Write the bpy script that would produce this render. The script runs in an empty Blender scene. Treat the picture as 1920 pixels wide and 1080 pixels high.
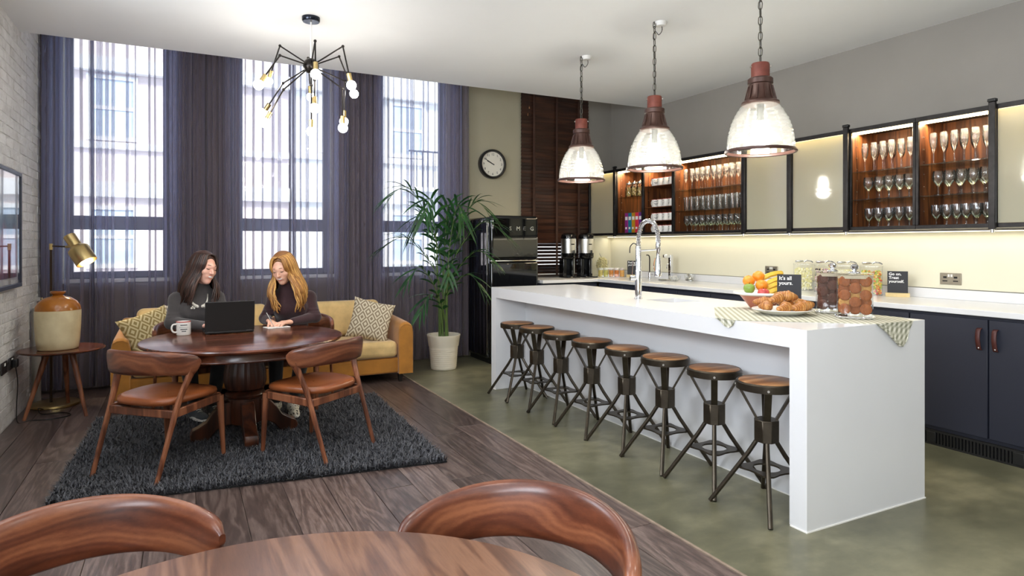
import bpy, bmesh, math, random
import numpy as np
from mathutils import Vector, Matrix, Euler

random.seed(7); RNG = np.random.default_rng(7)
SC = bpy.context.scene
COL = SC.collection
PI = math.pi
R = math.radians
EYE = 1.32

# ---------------------------------------------------------------- camera
cam_d = bpy.data.cameras.new('camera')
cam_d.sensor_width = 36.0
cam_d.lens = 1208.0 / 1920.0 * 36.0
cam_d.shift_y = -82.0 / 1920.0
cam_d.clip_start = 0.05
cam = bpy.data.objects.new('camera', cam_d)
COL.objects.link(cam)
cam.location = (0, 0, EYE)
cam.rotation_euler = (R(90), 0, -0.474463)
SC.camera = cam

# ---------------------------------------------------------------- colour management
SC.view_settings.view_transform = 'Standard'
SC.view_settings.look = 'None'
SC.view_settings.gamma = 1.0
SC.view_settings.use_curve_mapping = False
SC.view_settings.exposure = 0.62
SC.cycles.use_denoising = True
SC.cycles.max_bounces = 10
SC.cycles.transparent_max_bounces = 24
SC.cycles.sample_clamp_indirect = 6.0
SC.cycles.caustics_refractive = False
SC.cycles.caustics_reflective = False

# ---------------------------------------------------------------- world: bright overcast sky
world = bpy.data.worlds.new('sky')
SC.world = world
world.use_nodes = True
wn = world.node_tree.nodes
bg = wn['Background']
bg.inputs['Color'].default_value = (0.72, 0.84, 1.0, 1)
bg.inputs['Strength'].default_value = 2.2

def add_light(name, kind, loc, rot, energy, color=(1, 1, 1), size=None, size_y=None, angle=None, spread=None, blend=None, spot=None):
    d = bpy.data.lights.new(name, kind)
    d.energy = energy
    d.color = color
    if kind == 'AREA':
        d.shape = 'RECTANGLE' if size_y else 'DISK'
        d.size = size
        if size_y: d.size_y = size_y
        if spread: d.spread = spread
    elif kind == 'SUN':
        d.angle = angle or 0.02
    else:
        if size: d.shadow_soft_size = size
        if kind == 'SPOT':
            d.spot_size = spot; d.spot_blend = blend or 0.5
    o = bpy.data.objects.new(name, d)
    COL.objects.link(o)
    o.location = loc
    o.rotation_euler = rot
    return o

# veiled sun standing behind our building: it lights the houses across the street
add_light('sun', 'SUN', (0, -10, 20), (R(48), 0, R(12)), 5.0, (1.0, 0.96, 0.9), angle=0.3)
# added fill light in three unseen left-wall openings, beside and behind the camera
for yc, zc, hh, pw in ((-2.0, 1.85, 1.4, 78), (-0.15, 1.85, 1.4, 80), (3.30, 2.36, 0.78, 46)):
    add_light('side_fill', 'AREA', (-1.30, yc, zc), (0, R(-114), 0), pw, (0.86, 0.92, 1.0), size=hh, size_y=1.6)
# added, unseen ceiling downlights as fill over the near half of the room (their fittings are built with the ceiling)
DOWN = [(0.2, 0.7), (1.9, 0.7), (0.35, 2.9), (1.95, 3.1), (3.95, 1.3), (3.95, -0.6)]
for dx_, dy_ in DOWN:
    add_light('downlight_fill', 'AREA', (dx_, dy_, 2.968), (0, 0, 0), 8 if dx_ < 3 else 5, (1.0, 0.95, 0.88), size=0.13)

# ---------------------------------------------------------------- helpers: colour + materials
def lin(c):
    return tuple(((v / 255.0) / 12.92 if v / 255.0 <= 0.04045 else ((v / 255.0 + 0.055) / 1.055) ** 2.4) for v in c)

class NT:
    """small wrapper to write node materials briefly"""
    def __init__(self, name):
        self.m = bpy.data.materials.new(name)
        self.m.use_nodes = True
        self.t = self.m.node_tree
        self.t.nodes.clear()
        self.out = self.n('ShaderNodeOutputMaterial')
    def n(self, kind, **kw):
        nd = self.t.nodes.new(kind)
        for k, v in kw.items():
            if k in nd.inputs.keys(): self.set(nd.inputs[k], v)
            else: setattr(nd, k, v)
        return nd
    def set(self, sock, v):
        if isinstance(v, bpy.types.NodeSocket): self.t.links.new(v, sock)
        elif isinstance(v, tuple) and sock.type == 'RGBA' and len(v) == 3: sock.default_value = (*v, 1)
        else: sock.default_value = v
    def link(self, a, b): self.t.links.new(a, b)
    def coords(self, kind='Object', scale=(1, 1, 1), rot=(0, 0, 0), loc=(0, 0, 0)):
        if kind == 'Position':
            c = self.n('ShaderNodeNewGeometry').outputs['Position']
        else:
            c = self.n('ShaderNodeTexCoord').outputs[kind]
        mp = self.n('ShaderNodeMapping')
        mp.inputs['Scale'].default_value = scale
        mp.inputs['Rotation'].default_value = rot
        mp.inputs['Location'].default_value = loc
        self.link(c, mp.inputs['Vector'])
        return mp.outputs['Vector']
    def noise(self, vec, scale=5, detail=4, rough=0.55, dist=0.0):
        nd = self.n('ShaderNodeTexNoise')
        nd.inputs['Scale'].default_value = scale
        nd.inputs['Detail'].default_value = detail
        nd.inputs['Roughness'].default_value = rough
        nd.inputs['Distortion'].default_value = dist
        if vec is not None: self.link(vec, nd.inputs['Vector'])
        return nd.outputs['Fac']
    def ramp(self, fac, stops):
        nd = self.n('ShaderNodeValToRGB')
        el = nd.color_ramp.elements
        while len(el) > 1: el.remove(el[-1])
        for i, (p, c) in enumerate(stops):
            e = el[0] if i == 0 else el.new(p)
            e.position = p; e.color = (*c, 1) if len(c) == 3 else c
        self.link(fac, nd.inputs['Fac'])
        return nd.outputs['Color']
    def math(self, op, a, b=None):
        nd = self.n('ShaderNodeMath', operation=op)
        self.set(nd.inputs[0], a)
        if b is not None: self.set(nd.inputs[1], b)
        return nd.outputs[0]
    def mix(self, fac, a, b, blend='MIX'):
        nd = self.n('ShaderNodeMixRGB', blend_type=blend)
        self.set(nd.inputs['Fac'], fac); self.set(nd.inputs['Color1'], a); self.set(nd.inputs['Color2'], b)
        return nd.outputs['Color']
    def bump(self, h, strength=0.3, dist=0.01):
        nd = self.n('ShaderNodeBump')
        nd.inputs['Strength'].default_value = strength
        nd.inputs['Distance'].default_value = dist
        self.link(h, nd.inputs['Height'])
        return nd.outputs['Normal']
    def bsdf(self, color, rough=0.5, metal=0.0, normal=None, **kw):
        p = self.n('ShaderNodeBsdfPrincipled')
        self.set(p.inputs['Base Color'], color)
        self.set(p.inputs['Roughness'], rough)
        p.inputs['Metallic'].default_value = metal
        if normal is not None: self.link(normal, p.inputs['Normal'])
        for k, v in kw.items(): self.set(p.inputs[k.replace('_', ' ')], v)
        return p.outputs['BSDF']
    def done(self, shader):
        self.link(shader, self.out.inputs['Surface'])
        return self.m

def plain(name, rgb, rough=0.5, metal=0.0, var=0.06, vscale=6.0, bump=0.0, bscale=60.0, **kw):
    t = NT(name)
    v = t.coords('Object')
    f = t.noise(v, vscale, 4)
    c = lin(rgb)
    col = t.ramp(f, [(0.3, tuple(x * (1 - var) for x in c)), (0.7, tuple(min(1, x * (1 + var)) for x in c))])
    nrm = t.bump(t.noise(v, bscale, 3), bump, 0.004) if bump else None
    return t.done(t.bsdf(col, rough, metal, nrm, **kw))

def wood(name, dark, mid, light, scale=1.0, axis='X', rough=0.4, swirl=0.6, rnd=0.0, coord='Object', bump=0.05, spec=0.5, ring=34.0):
    """grain that runs along one axis; `swirl` bends it into figured walnut"""
    t = NT(name)
    st = {'X': (0.8, 9, 9), 'Y': (9, 0.8, 9), 'Z': (9, 9, 0.8)}[axis]
    v = t.coords(coord, scale=tuple(s * scale for s in st))
    inf = t.n('ShaderNodeObjectInfo').outputs['Random']
    off = t.n('ShaderNodeVectorMath', operation='ADD')
    t.link(v, off.inputs[0])
    comb = t.n('ShaderNodeCombineXYZ')
    rr = t.math('MULTIPLY', inf, 37.0)
    for k in range(3): t.link(rr, comb.inputs[k])
    t.link(comb.outputs[0], off.inputs[1])
    v = off.outputs[0]
    big = t.noise(v, 0.55, 3, 0.5, swirl * 2.0)
    ring = t.math('SINE', t.math('MULTIPLY', big, ring))
    ring = t.math('MULTIPLY_ADD', ring, 0.5)
    t.t.nodes[-1].inputs[2].default_value = 0.5
    fine = t.noise(v, 9.0, 5, 0.7)
    mixv = t.math('ADD', t.math('MULTIPLY', ring, 0.45), t.math('MULTIPLY', fine, 0.6))
    col = t.ramp(mixv, [(0.18, lin(dark)), (0.5, lin(mid)), (0.85, lin(light))])
    if rnd:
        hs = t.n('ShaderNodeHueSaturation')
        t.link(t.math('ADD', t.math('MULTIPLY', inf, rnd), 1.0 - rnd / 2), hs.inputs['Value'])
        t.link(col, hs.inputs['Color'])
        col = hs.outputs['Color']
    return t.done(t.bsdf(col, rough, 0, t.bump(fine, bump, 0.003), Specular_IOR_Level=spec))

def figured(name, dark, mid, light, rough=0.30, rings=58.0):
    """swirling walnut figure with bands a few centimetres wide"""
    t = NT(name)
    inf = t.n('ShaderNodeObjectInfo').outputs['Random']
    v = t.coords('Object', scale=(2.0, 2.0, 5.0))
    off = t.n('ShaderNodeVectorMath', operation='ADD'); t.link(v, off.inputs[0])
    comb = t.n('ShaderNodeCombineXYZ'); rr = t.math('MULTIPLY', inf, 23.0)
    for k in range(3): t.link(rr, comb.inputs[k])
    t.link(comb.outputs[0], off.inputs[1]); v = off.outputs[0]
    sep = t.n('ShaderNodeSeparateXYZ'); t.link(t.n('ShaderNodeTexCoord').outputs['Object'], sep.inputs[0])
    big = t.noise(v, 0.8, 2, 0.45, 0.5)
    ph = t.math('ADD', t.math('MULTIPLY', sep.outputs['Z'], rings), t.math('MULTIPLY', big, 17.0))
    ring = t.math('MULTIPLY', t.math('ADD', t.math('SINE', ph), 1.0), 0.5)
    thin = t.math('MULTIPLY', t.math('ADD', t.math('SINE', t.math('MULTIPLY', ph, 4.3)), 1.0), 0.5)
    ring = t.math('ADD', t.math('MULTIPLY', ring, 0.7), t.math('MULTIPLY', thin, 0.3))
    soft = t.noise(v, 2.2, 3, 0.5)
    fine = t.noise(t.coords('Object', scale=(14, 14, 40)), 4.0, 4, 0.7)
    mv = t.math('ADD', t.math('ADD', t.math('MULTIPLY', ring, 0.40), t.math('MULTIPLY', soft, 0.42)), t.math('MULTIPLY', fine, 0.26))
    col = t.ramp(mv, [(0.22, lin(dark)), (0.5, lin(mid)), (0.78, lin(light))])
    return t.done(t.bsdf(col, rough, 0, t.bump(fine, 0.03, 0.002)))

def emit(name, rgb, strength):
    t = NT(name)
    e = t.n('ShaderNodeEmission')
    e.inputs['Color'].default_value = (*lin(rgb), 1)
    e.inputs['Strength'].default_value = strength
    return t.done(e.outputs[0])

def thin_glass(name, tint=(1, 1, 1), rough=0.02, extra=0.0, ior=1.5):
    t = NT(name)
    tr = t.n('ShaderNodeBsdfTransparent'); tr.inputs['Color'].default_value = (*tint, 1)
    gl = t.n('ShaderNodeBsdfGlossy'); gl.inputs['Roughness'].default_value = rough
    f0 = ((ior - 1) / (ior + 1)) ** 2
    lw = t.n('ShaderNodeLayerWeight'); lw.inputs['Blend'].default_value = 0.5
    fac = t.math('ADD', t.math('MULTIPLY', t.math('POWER', lw.outputs['Facing'], 5.0), 1 - f0 - extra), f0 + extra)   # Schlick reflectance, same from both sides
    mx = t.n('ShaderNodeMixShader')
    t.link(fac, mx.inputs[0]); t.link(tr.outputs[0], mx.inputs[1]); t.link(gl.outputs[0], mx.inputs[2])
    return t.done(mx.outputs[0])

# ---------------------------------------------------------------- helpers: mesh building
class MB:
    def __init__(self): self.v = []; self.f = []; self.M = Matrix.Identity(4)
    def add(self, vs, fs):
        b = len(self.v)
        self.v += [tuple(self.M @ Vector(p)) for p in vs]
        self.f += [tuple(b + i for i in f) for f in fs]
        return self
    def box(self, x0, y0, z0, x1, y1, z1):
        vs = [(x, y, z) for z in (z0, z1) for y in (y0, y1) for x in (x0, x1)]
        return self.add(vs, [(0, 2, 3, 1), (4, 5, 7, 6), (0, 1, 5, 4), (2, 6, 7, 3), (0, 4, 6, 2), (1, 3, 7, 5)])
    def cbox(self, c, s, rot=None):
        M0 = self.M
        self.M = self.M @ Matrix.Translation(c) @ (rot.to_matrix().to_4x4() if rot else Matrix.Identity(4))
        self.box(-s[0] / 2, -s[1] / 2, -s[2] / 2, s[0] / 2, s[1] / 2, s[2] / 2)
        self.M = M0
        return self
    def bar(self, a, b, w, h, w2=None, h2=None, up=(0, 0, 1)):
        """rectangular bar from a to b, w sideways and h along up, tapering to w2,h2"""
        a, b = Vector(a), Vector(b)
        d = (b - a).normalized(); u = Vector(up)
        if abs(d.dot(u)) > 0.98: u = Vector((0, 1, 0))
        s = d.cross(u).normalized(); u = s.cross(d).normalized()
        w2 = w if w2 is None else w2; h2 = h if h2 is None else h2
        vs = []
        for p, ww, hh in ((a, w, h), (b, w2, h2)):
            for i, j in ((-1, -1), (1, -1), (1, 1), (-1, 1)): vs.append(tuple(p + s * (i * ww / 2) + u * (j * hh / 2)))
        return self.add(vs, [(0, 1, 2, 3), (7, 6, 5, 4), (0, 4, 5, 1), (1, 5, 6, 2), (2, 6, 7, 3), (3, 7, 4, 0)])
    def tube(self, pts, rad, n=8, cap=True):
        pts = [Vector(p) for p in pts]; m = len(pts)
        if not hasattr(rad, '__len__'): rad = [rad] * m
        vs = []; u = None
        for i, p in enumerate(pts):
            d = (pts[min(i + 1, m - 1)] - pts[max(i - 1, 0)])
            d = d.normalized() if d.length > 1e-9 else Vector((0, 0, 1))
            if u is None:
                u = d.orthogonal().normalized()
            else:
                u = (u - d * u.dot(d))
                u = u.normalized() if u.length > 1e-6 else d.orthogonal().normalized()
            w = d.cross(u)
            for k in range(n):
                a = 2 * PI * k / n
                vs.append(tuple(p + (u * math.cos(a) + w * math.sin(a)) * rad[i]))
        fs = [(i * n + k, i * n + (k + 1) % n, (i + 1) * n + (k + 1) % n, (i + 1) * n + k) for i in range(m - 1) for k in range(n)]
        if cap: fs += [tuple(range(n - 1, -1, -1)), tuple((m - 1) * n + k for k in range(n))]
        return self.add(vs, fs)
    def cyl(self, a, b, r0, r1=None, n=16): return self.tube([a, b], [r0, r0 if r1 is None else r1], n)
    def lathe(self, prof, n=24, c=(0, 0, 0), cap=True, sx=1.0, sy=1.0):
        """profile [(r,z)...] round the z axis"""
        m = len(prof); vs = []
        for r, z in prof:
            for k in range(n):
                a = 2 * PI * k / n
                vs.append((c[0] + r * sx * math.cos(a), c[1] + r * sy * math.sin(a), c[2] + z))
        fs = [(i * n + k, i * n + (k + 1) % n, (i + 1) * n + (k + 1) % n, (i + 1) * n + k) for i in range(m - 1) for k in range(n)]
        if cap: fs += [tuple(range(n - 1, -1, -1)), tuple((m - 1) * n + k for k in range(n))]
        return self.add(vs, fs)
    def ball(self, c, r, n=12, m=8):
        rr = r if hasattr(r, '__len__') else (r, r, r)
        vs = [(c[0], c[1], c[2] - rr[2])]
        for i in range(1, m):
            t = -PI / 2 + PI * i / m
            for k in range(n):
                a = 2 * PI * k / n
                vs.append((c[0] + rr[0] * math.cos(t) * math.cos(a), c[1] + rr[1] * math.cos(t) * math.sin(a), c[2] + rr[2] * math.sin(t)))
        vs.append((c[0], c[1], c[2] + rr[2]))
        fs = [(0, 1 + (k + 1) % n, 1 + k) for k in range(n)]
        for i in range(m - 2):
            for k in range(n):
                a = 1 + i * n; fs.append((a + k, a + (k + 1) % n, a + n + (k + 1) % n, a + n + k))
        t = 1 + (m - 2) * n
        fs += [(t + k, t + (k + 1) % n, len(vs) - 1) for k in range(n)]
        return self.add(vs, fs)
    def sheet(self, P, closed_u=False):
        """grid of points P[i][j]"""
        a, b = len(P), len(P[0])
        vs = [p for row in P for p in row]
        fs = [(i * b + j, i * b + (j + 1) % b, ((i + 1) % a) * b + (j + 1) % b, ((i + 1) % a) * b + j)
              for i in range(a if closed_u else a - 1) for j in range(b - 1)]
        return self.add(vs, fs)
    def prism(self, poly, z0, z1):
        n = len(poly)
        vs = [(x, y, z0) for x, y in poly] + [(x, y, z1) for x, y in poly]
        return self.add(vs, [tuple(range(n - 1, -1, -1)), tuple(range(n, 2 * n))] + [(i, (i + 1) % n, n + (i + 1) % n, n + i) for i in range(n)])
    def mesh(self, name, smooth=False, angle=38):
        me = bpy.data.meshes.new(name)
        me.from_pydata(self.v, [], self.f)
        bm = bmesh.new(); bm.from_mesh(me)
        bmesh.ops.recalc_face_normals(bm, faces=bm.faces)
        bm.to_mesh(me); bm.free()
        if smooth:
            me.polygons.foreach_set('use_smooth', [True] * len(me.polygons))
            me.set_sharp_from_angle(angle=R(angle))
        return me
    def obj(self, name, mat, parent=None, smooth=False, bevel=0, seg=2, sub=0, loc=None, solid=0, angle=38):
        return link(name, self.mesh(name, smooth or bevel > 0 or sub > 0, angle if not sub else 180), mat, parent, bevel, seg, sub, loc, solid)

def link(name, me, mat, parent=None, bevel=0, seg=2, sub=0, loc=None, solid=0):
    o = bpy.data.objects.new(name, me)
    COL.objects.link(o)
    if mat is not None and not me.materials: me.materials.append(mat)
    if parent is not None: o.parent = parent
    if loc is not None: o.location = loc
    if solid:
        md = o.modifiers.new('thick', 'SOLIDIFY'); md.thickness = solid; md.offset = 0
    if bevel:
        md = o.modifiers.new('bevel', 'BEVEL'); md.width = bevel; md.segments = seg; md.limit_method = 'ANGLE'; md.angle_limit = R(40)
    if sub:
        md = o.modifiers.new('sub', 'SUBSURF'); md.levels = sub; md.render_levels = sub
    return o

def tag(o, label, cat, group=None):
    o['label'] = label; o['category'] = cat
    if group: o['group'] = group
    return o

def thing(name, label, cat, loc=(0, 0, 0), rz=0.0, group=None):
    o = bpy.data.objects.new(name, None)
    o.empty_display_size = 0.05
    COL.objects.link(o)
    o.location = loc; o.rotation_euler = (0, 0, rz)
    return tag(o, label, cat, group)

def struct(o):
    o['kind'] = 'structure'
    return o

def dup(root, loc=None, rz=None, label=None, group=None):
    """a copy of a thing with copies of its parts and sub-parts"""
    r = root.copy(); COL.objects.link(r)
    if loc is not None: r.location = loc
    if rz is not None: r.rotation_euler = (0, 0, rz)
    if label: r['label'] = label
    if group: r['group'] = group
    for ch in list(root.children):
        c = ch.copy(); COL.objects.link(c); c.parent = r
        for g in list(ch.children):
            d = g.copy(); COL.objects.link(d); d.parent = c
    return r

ORD = ['first', 'second', 'third', 'fourth', 'fifth', 'sixth', 'seventh', 'eighth', 'ninth', 'tenth', 'eleventh', 'twelfth', 'thirteenth', 'fourteenth', 'fifteenth']

def text_mesh(body, size, extrude=0.001, align='LEFT', bold=0.0, spacing=1.0, line=1.0):
    cu = bpy.data.curves.new('lettering', 'FONT')
    cu.body = body; cu.size = size; cu.extrude = extrude; cu.align_x = align
    cu.offset = bold; cu.space_character = spacing; cu.space_line = line
    cu.resolution_u = 2
    o = bpy.data.objects.new('lettering', cu)
    COL.objects.link(o)
    dg = bpy.context.evaluated_depsgraph_get()
    me = bpy.data.meshes.new_from_object(o.evaluated_get(dg))
    bpy.data.objects.remove(o); bpy.data.curves.remove(cu)
    return me

def spline(pts, n=8):
    """Catmull-Rom through pts"""
    P = [Vector(p) for p in pts]; out = []
    for i in range(len(P) - 1):
        p0, p1, p2, p3 = P[max(i - 1, 0)], P[i], P[i + 1], P[min(i + 2, len(P) - 1)]
        for k in range(n):
            t = k / n
            out.append(0.5 * ((2 * p1) + (p2 - p0) * t + (2 * p0 - 5 * p1 + 4 * p2 - p3) * t * t + (3 * p1 - p0 - 3 * p2 + p3) * t ** 3))
    out.append(P[-1])
    return out
# ================================================================ room shell
XL, XR, YW, YB, HC, YE = -1.12, 5.10, 7.05, -3.0, 2.985, 6.25
M_mortar = plain('whitewashed_mortar', (212, 210, 206), 0.9, var=0.08, bump=0.6, bscale=40)
def brick_mat():
    t = NT('whitewashed_brick')
    v = t.coords('Position')
    a = t.noise(v, 9, 6, 0.65); b = t.noise(v, 60, 4, 0.6)
    inf = t.n('ShaderNodeObjectInfo').outputs['Random']
    col = t.ramp(a, [(0.25, lin((196, 192, 188))), (0.5, lin((220, 218, 215))), (0.75, lin((230, 229, 226)))])
    hs = t.n('ShaderNodeHueSaturation'); t.link(col, hs.inputs['Color'])
    t.link(t.math('ADD', t.math('MULTIPLY', inf, 0.14), 0.93), hs.inputs['Value'])
    h = t.math('ADD', t.math('MULTIPLY', a, 0.7), t.math('MULTIPLY', b, 0.3))
    return t.done(t.bsdf(hs.outputs['Color'], 0.85, 0, t.bump(h, 1.0, 0.03)))
M_brick = brick_mat()
M_ceil = plain('white_ceiling_paint', (240, 241, 240), 0.85, var=0.012, vscale=2)
M_taupe = plain('taupe_wall_paint', (142, 137, 130), 0.85, var=0.03, vscale=3, bump=0.1, bscale=120)
M_olive = plain('stone_wall_paint', (166, 160, 138), 0.85, var=0.03, vscale=3, bump=0.1, bscale=120)
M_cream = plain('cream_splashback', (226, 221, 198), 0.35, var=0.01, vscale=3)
M_frame = plain('dark_grey_window_paint', (62, 66, 76), 0.5, var=0.04)
M_pane = thin_glass('window_glass', (0.97, 0.98, 1.0))
M_white = plain('white_paint', (226, 224, 220), 0.6, var=0.01)

def floor_wood():
    t = NT('smoked_oak_boards')
    inf = t.n('ShaderNodeObjectInfo').outputs['Random']
    p = t.n('ShaderNodeNewGeometry').outputs['Position']
    comb = t.n('ShaderNodeCombineXYZ'); rr = t.math('MULTIPLY', inf, 53.0)
    for k in range(3): t.link(rr, comb.inputs[k])
    ad = t.n('ShaderNodeVectorMath', operation='ADD'); t.link(p, ad.inputs[0]); t.link(comb.outputs[0], ad.inputs[1])
    mp = t.n('ShaderNodeMapping'); mp.inputs['Scale'].default_value = (9, 0.9, 9); t.link(ad.outputs[0], mp.inputs['Vector'])
    v = mp.outputs['Vector']
    big = t.noise(v, 0.6, 3, 0.5, 1.6)
    ring = t.math('MULTIPLY', t.math('ADD', t.math('SINE', t.math('MULTIPLY', big, 46.0)), 1.0), 0.5)
    fine = t.noise(v, 11, 6, 0.75)
    mv = t.math('ADD', t.math('MULTIPLY', ring, 0.22), t.math('MULTIPLY', fine, 0.8))
    col = t.ramp(mv, [(0.2, lin((48, 39, 38))), (0.5, lin((88, 73, 68))), (0.85, lin((132, 115, 108)))])
    hs = t.n('ShaderNodeHueSaturation'); t.link(col, hs.inputs['Color'])
    t.link(t.math('ADD', t.math('MULTIPLY', inf, 0.5), 0.72), hs.inputs['Value'])
    return t.done(t.bsdf(hs.outputs['Color'], t.math('ADD', t.math('MULTIPLY', fine, 0.16), 0.24), 0, t.bump(mv, 0.07, 0.004)))
M_plank = floor_wood()
def concrete():
    t = NT('polished_green_concrete')
    v = t.coords('Position')
    a = t.noise(v, 1.3, 5, 0.55); b = t.noise(t.coords('Position', scale=(2, 4, 2), rot=(0, 0, 0.5)), 1.8, 6, 0.62)
    c2 = t.noise(v, 5.0, 4, 0.55)
    m_ = t.math('ADD', t.math('ADD', t.math('MULTIPLY', a, 0.45), t.math('MULTIPLY', c2, 0.25)), t.math('MULTIPLY', b, 0.30))
    col = t.ramp(m_, [(0.34, lin((78, 77, 60))), (0.50, lin((108, 106, 84))), (0.66, lin((144, 139, 112)))])
    return t.done(t.bsdf(col, t.math('ADD', t.math('MULTIPLY', a, 0.15), 0.24)))
M_conc = concrete()

# ---- floor: one structure with its oak boards; the kitchen side is polished concrete
fl = struct(MB().box(XL - 0.3, YB, -0.12, 2.0, YW + 0.02, -0.012).obj('floor', M_plank))
W = 0.213
row = 0; x = 1.985
plank_no = 0
while x > XL + 0.02:
    x0 = max(XL, x - W)
    y = YB + (0 if row % 2 else 0.7) - random.random() * 0.8
    while y < YW:
        L = random.uniform(1.5, 2.3)
        a, b = max(y, YB), min(y + L, YW)
        if b - a > 0.05:
            MB().box(x0 + 0.0012, a + 0.0012, -0.012, x - 0.0012, b - 0.0012, random.uniform(-0.0008, 0.0008)).obj('plank', M_plank, fl, bevel=0.0015, seg=1)
        y += L
    x -= W; row += 1
struct(MB().box(2.0, YB, -0.12, XR + 0.3, YW + 0.02, 0.0).obj('floor_concrete', M_conc))
struct(MB().box(1.986, YB, -0.01, 2.0, YW, 0.004).obj('trim_1', plain('pale_oak_edge_strip', (150, 132, 116), 0.5, var=0.2, vscale=20), bevel=0.001))

# ---- ceiling: stops short of the windows, leaving a recess for the curtains
struct(MB().box(XL - 0.3, YB, HC, XR + 0.3, YE, 3.45).obj('ceiling', M_ceil))
for k, (dx_, dy_) in enumerate(DOWN):  # added fittings for the fill downlights, out of view
    dl = thing('added_downlight', 'round added fill downlight in the white ceiling, ' + ['left of the near oak table', 'right of the near oak table', 'above the left side of the rug', 'above the wood and concrete seam', 'over the near kitchen aisle', 'behind the camera by the kitchen wall'][k], 'light', (dx_, dy_, HC), 0, 'added ceiling downlights')
    MB().lathe([(0.070, -0.004), (0.095, -0.006), (0.098, -0.001), (0.098, 0.0)], 28, cap=False).obj('trim_ring', M_white, dl, smooth=True)
    MB().lathe([(0.001, -0.002), (0.070, -0.003)], 24, cap=False).obj('lens', emit('fill_downlight_lens', (255, 244, 226), 6), dl)
struct(MB().box(XL - 0.3, YE, 3.40, XR + 0.3, YW + 0.4, 3.55).obj('ceiling_curtain_recess', M_ceil))

# ---- left wall with its painted bricks
WIN_FILL = [(-2.85, -1.15), (-1.0, 0.7), (2.45, 4.15)]  # added, unseen openings for the side fill
wl = MB()
ys = [YB - 0.3] + [v for w in WIN_FILL for v in w] + [YW + 0.35]
for i in range(0, len(ys), 2): wl.box(XL - 0.32, ys[i], -0.1, XL - 0.0055, ys[i + 1], 3.5)
WZ = [(1.1, 2.6), (1.1, 2.6), (1.92, 2.8)]
for (a, b), (z0, z1) in zip(WIN_FILL, WZ):
    wl.box(XL - 0.32, a, -0.1, XL - 0.008, b, z0); wl.box(XL - 0.32, a, z1, XL - 0.008, b, 3.5)
wall_l = struct(wl.obj('wall_left', M_mortar))
def brick_pos(y0, y1):
    out = []
    nz = int(3.4 / 0.0752)
    for r in range(nz):
        z = r * 0.0752 + 0.004
        y = YW - 0.002 + (0.112 if r % 2 else 0.0)
        while y > y0:
            a, b = y - 0.219, min(y, YW - 0.002)
            if b - a > 0.04 and b <= y1 + 0.22 and z < 3.38: out.append((max(a, y0), b, z))
            y -= 0.2255
    return out
bricks = brick_pos(5.42, YW)
shared = {}
for (a, b, z) in bricks:
    key = (round(b - a, 3), random.randint(0, 3))
    if key not in shared:
        L = b - a; j = [random.uniform(-0.003, 0.004) for _ in range(8)]
        m = MB().box(-0.018, 0, 0, 0.010, L, 0.069)
        m.v = [(p[0] + (j[i] if p[0] > 0 else 0), p[1] + j[(i + 3) % 8] * 0.6, p[2] + j[(i + 5) % 8] * 0.6) for i, p in enumerate(m.v)]
        shared[key] = m.mesh('brick')
    o = link('brick', shared[key], M_brick, wall_l, bevel=0.0035, seg=2, loc=(XL - 0.0125 + random.uniform(-0.0025, 0.0025), a, z))
rest = MB()
for (a, b, z) in brick_pos(0.75, 5.20):
    if b < 5.42 and not (b > 2.43 and a < 4.17 and 1.85 < z < 2.8): rest.box(XL - 0.026, a, z, XL + random.uniform(-0.003, 0.004), b, z + 0.066)
ro = rest.obj('brickwork', M_brick, wall_l); ro['kind'] = 'stuff'
for i, (a, b) in enumerate(WIN_FILL):
    f = MB()
    w0, w1 = WZ[i]
    for z0, z1 in ((w0, w0 + 0.06), (w1 - 0.06, w1)): f.box(XL - 0.30, a, z0, XL - 0.25, b, z1)
    for y0 in (a, (a + b) / 2 - 0.03, b - 0.06): f.box(XL - 0.30, y0, w0, XL - 0.25, y0 + 0.06, w1)
    w = struct(f.obj('window_%d' % (5 + i), M_frame))  # added window frames, out of view, around the fill lights

# ---- right wall, rear wall
struct(MB().box(XR, YB - 0.3, -0.1, XR + 0.3, YW + 0.35, 3.5).obj('wall_right', M_taupe))
struct(MB().box(XL - 0.3, YB - 0.3, -0.1, XR + 0.3, YB, 3.5).obj('wall_rear', M_olive))

# ---- window wall
WIN = [(-0.96, -0.10), (0.51, 1.45), (2.00, 2.81)]
BL = (3.76, 4.70)
ww = MB(); xs = [XL - 0.3] + [v for w in WIN for v in w] + [BL[0], BL[1], XR + 0.3]
for i in range(0, len(xs), 2): ww.box(xs[i], YW, -0.1, xs[i + 1], YW + 0.35, 3.5)
for a, b in WIN: ww.box(a, YW, -0.1, b, YW + 0.35, 1.0); ww.box(a, YW, 3.38, b, YW + 0.35, 3.5)
ww.box(BL[0], YW, -0.1, BL[1], YW + 0.35, 0.96); ww.box(BL[0], YW, 3.0, BL[1], YW + 0.35, 3.5)
struct(ww.obj('wall_window_side', M_olive))
# the piers and sill wall behind the curtains carry their backlit shade as a darker colour
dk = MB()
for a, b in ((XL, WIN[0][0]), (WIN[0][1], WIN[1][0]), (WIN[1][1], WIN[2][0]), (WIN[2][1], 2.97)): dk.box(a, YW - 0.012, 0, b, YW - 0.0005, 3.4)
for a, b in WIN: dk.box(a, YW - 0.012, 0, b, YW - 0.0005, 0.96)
struct(dk.obj('wall_piers', plain('backlit_plum_grey', (104, 96, 96), 0.8, var=0.05)))
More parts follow.
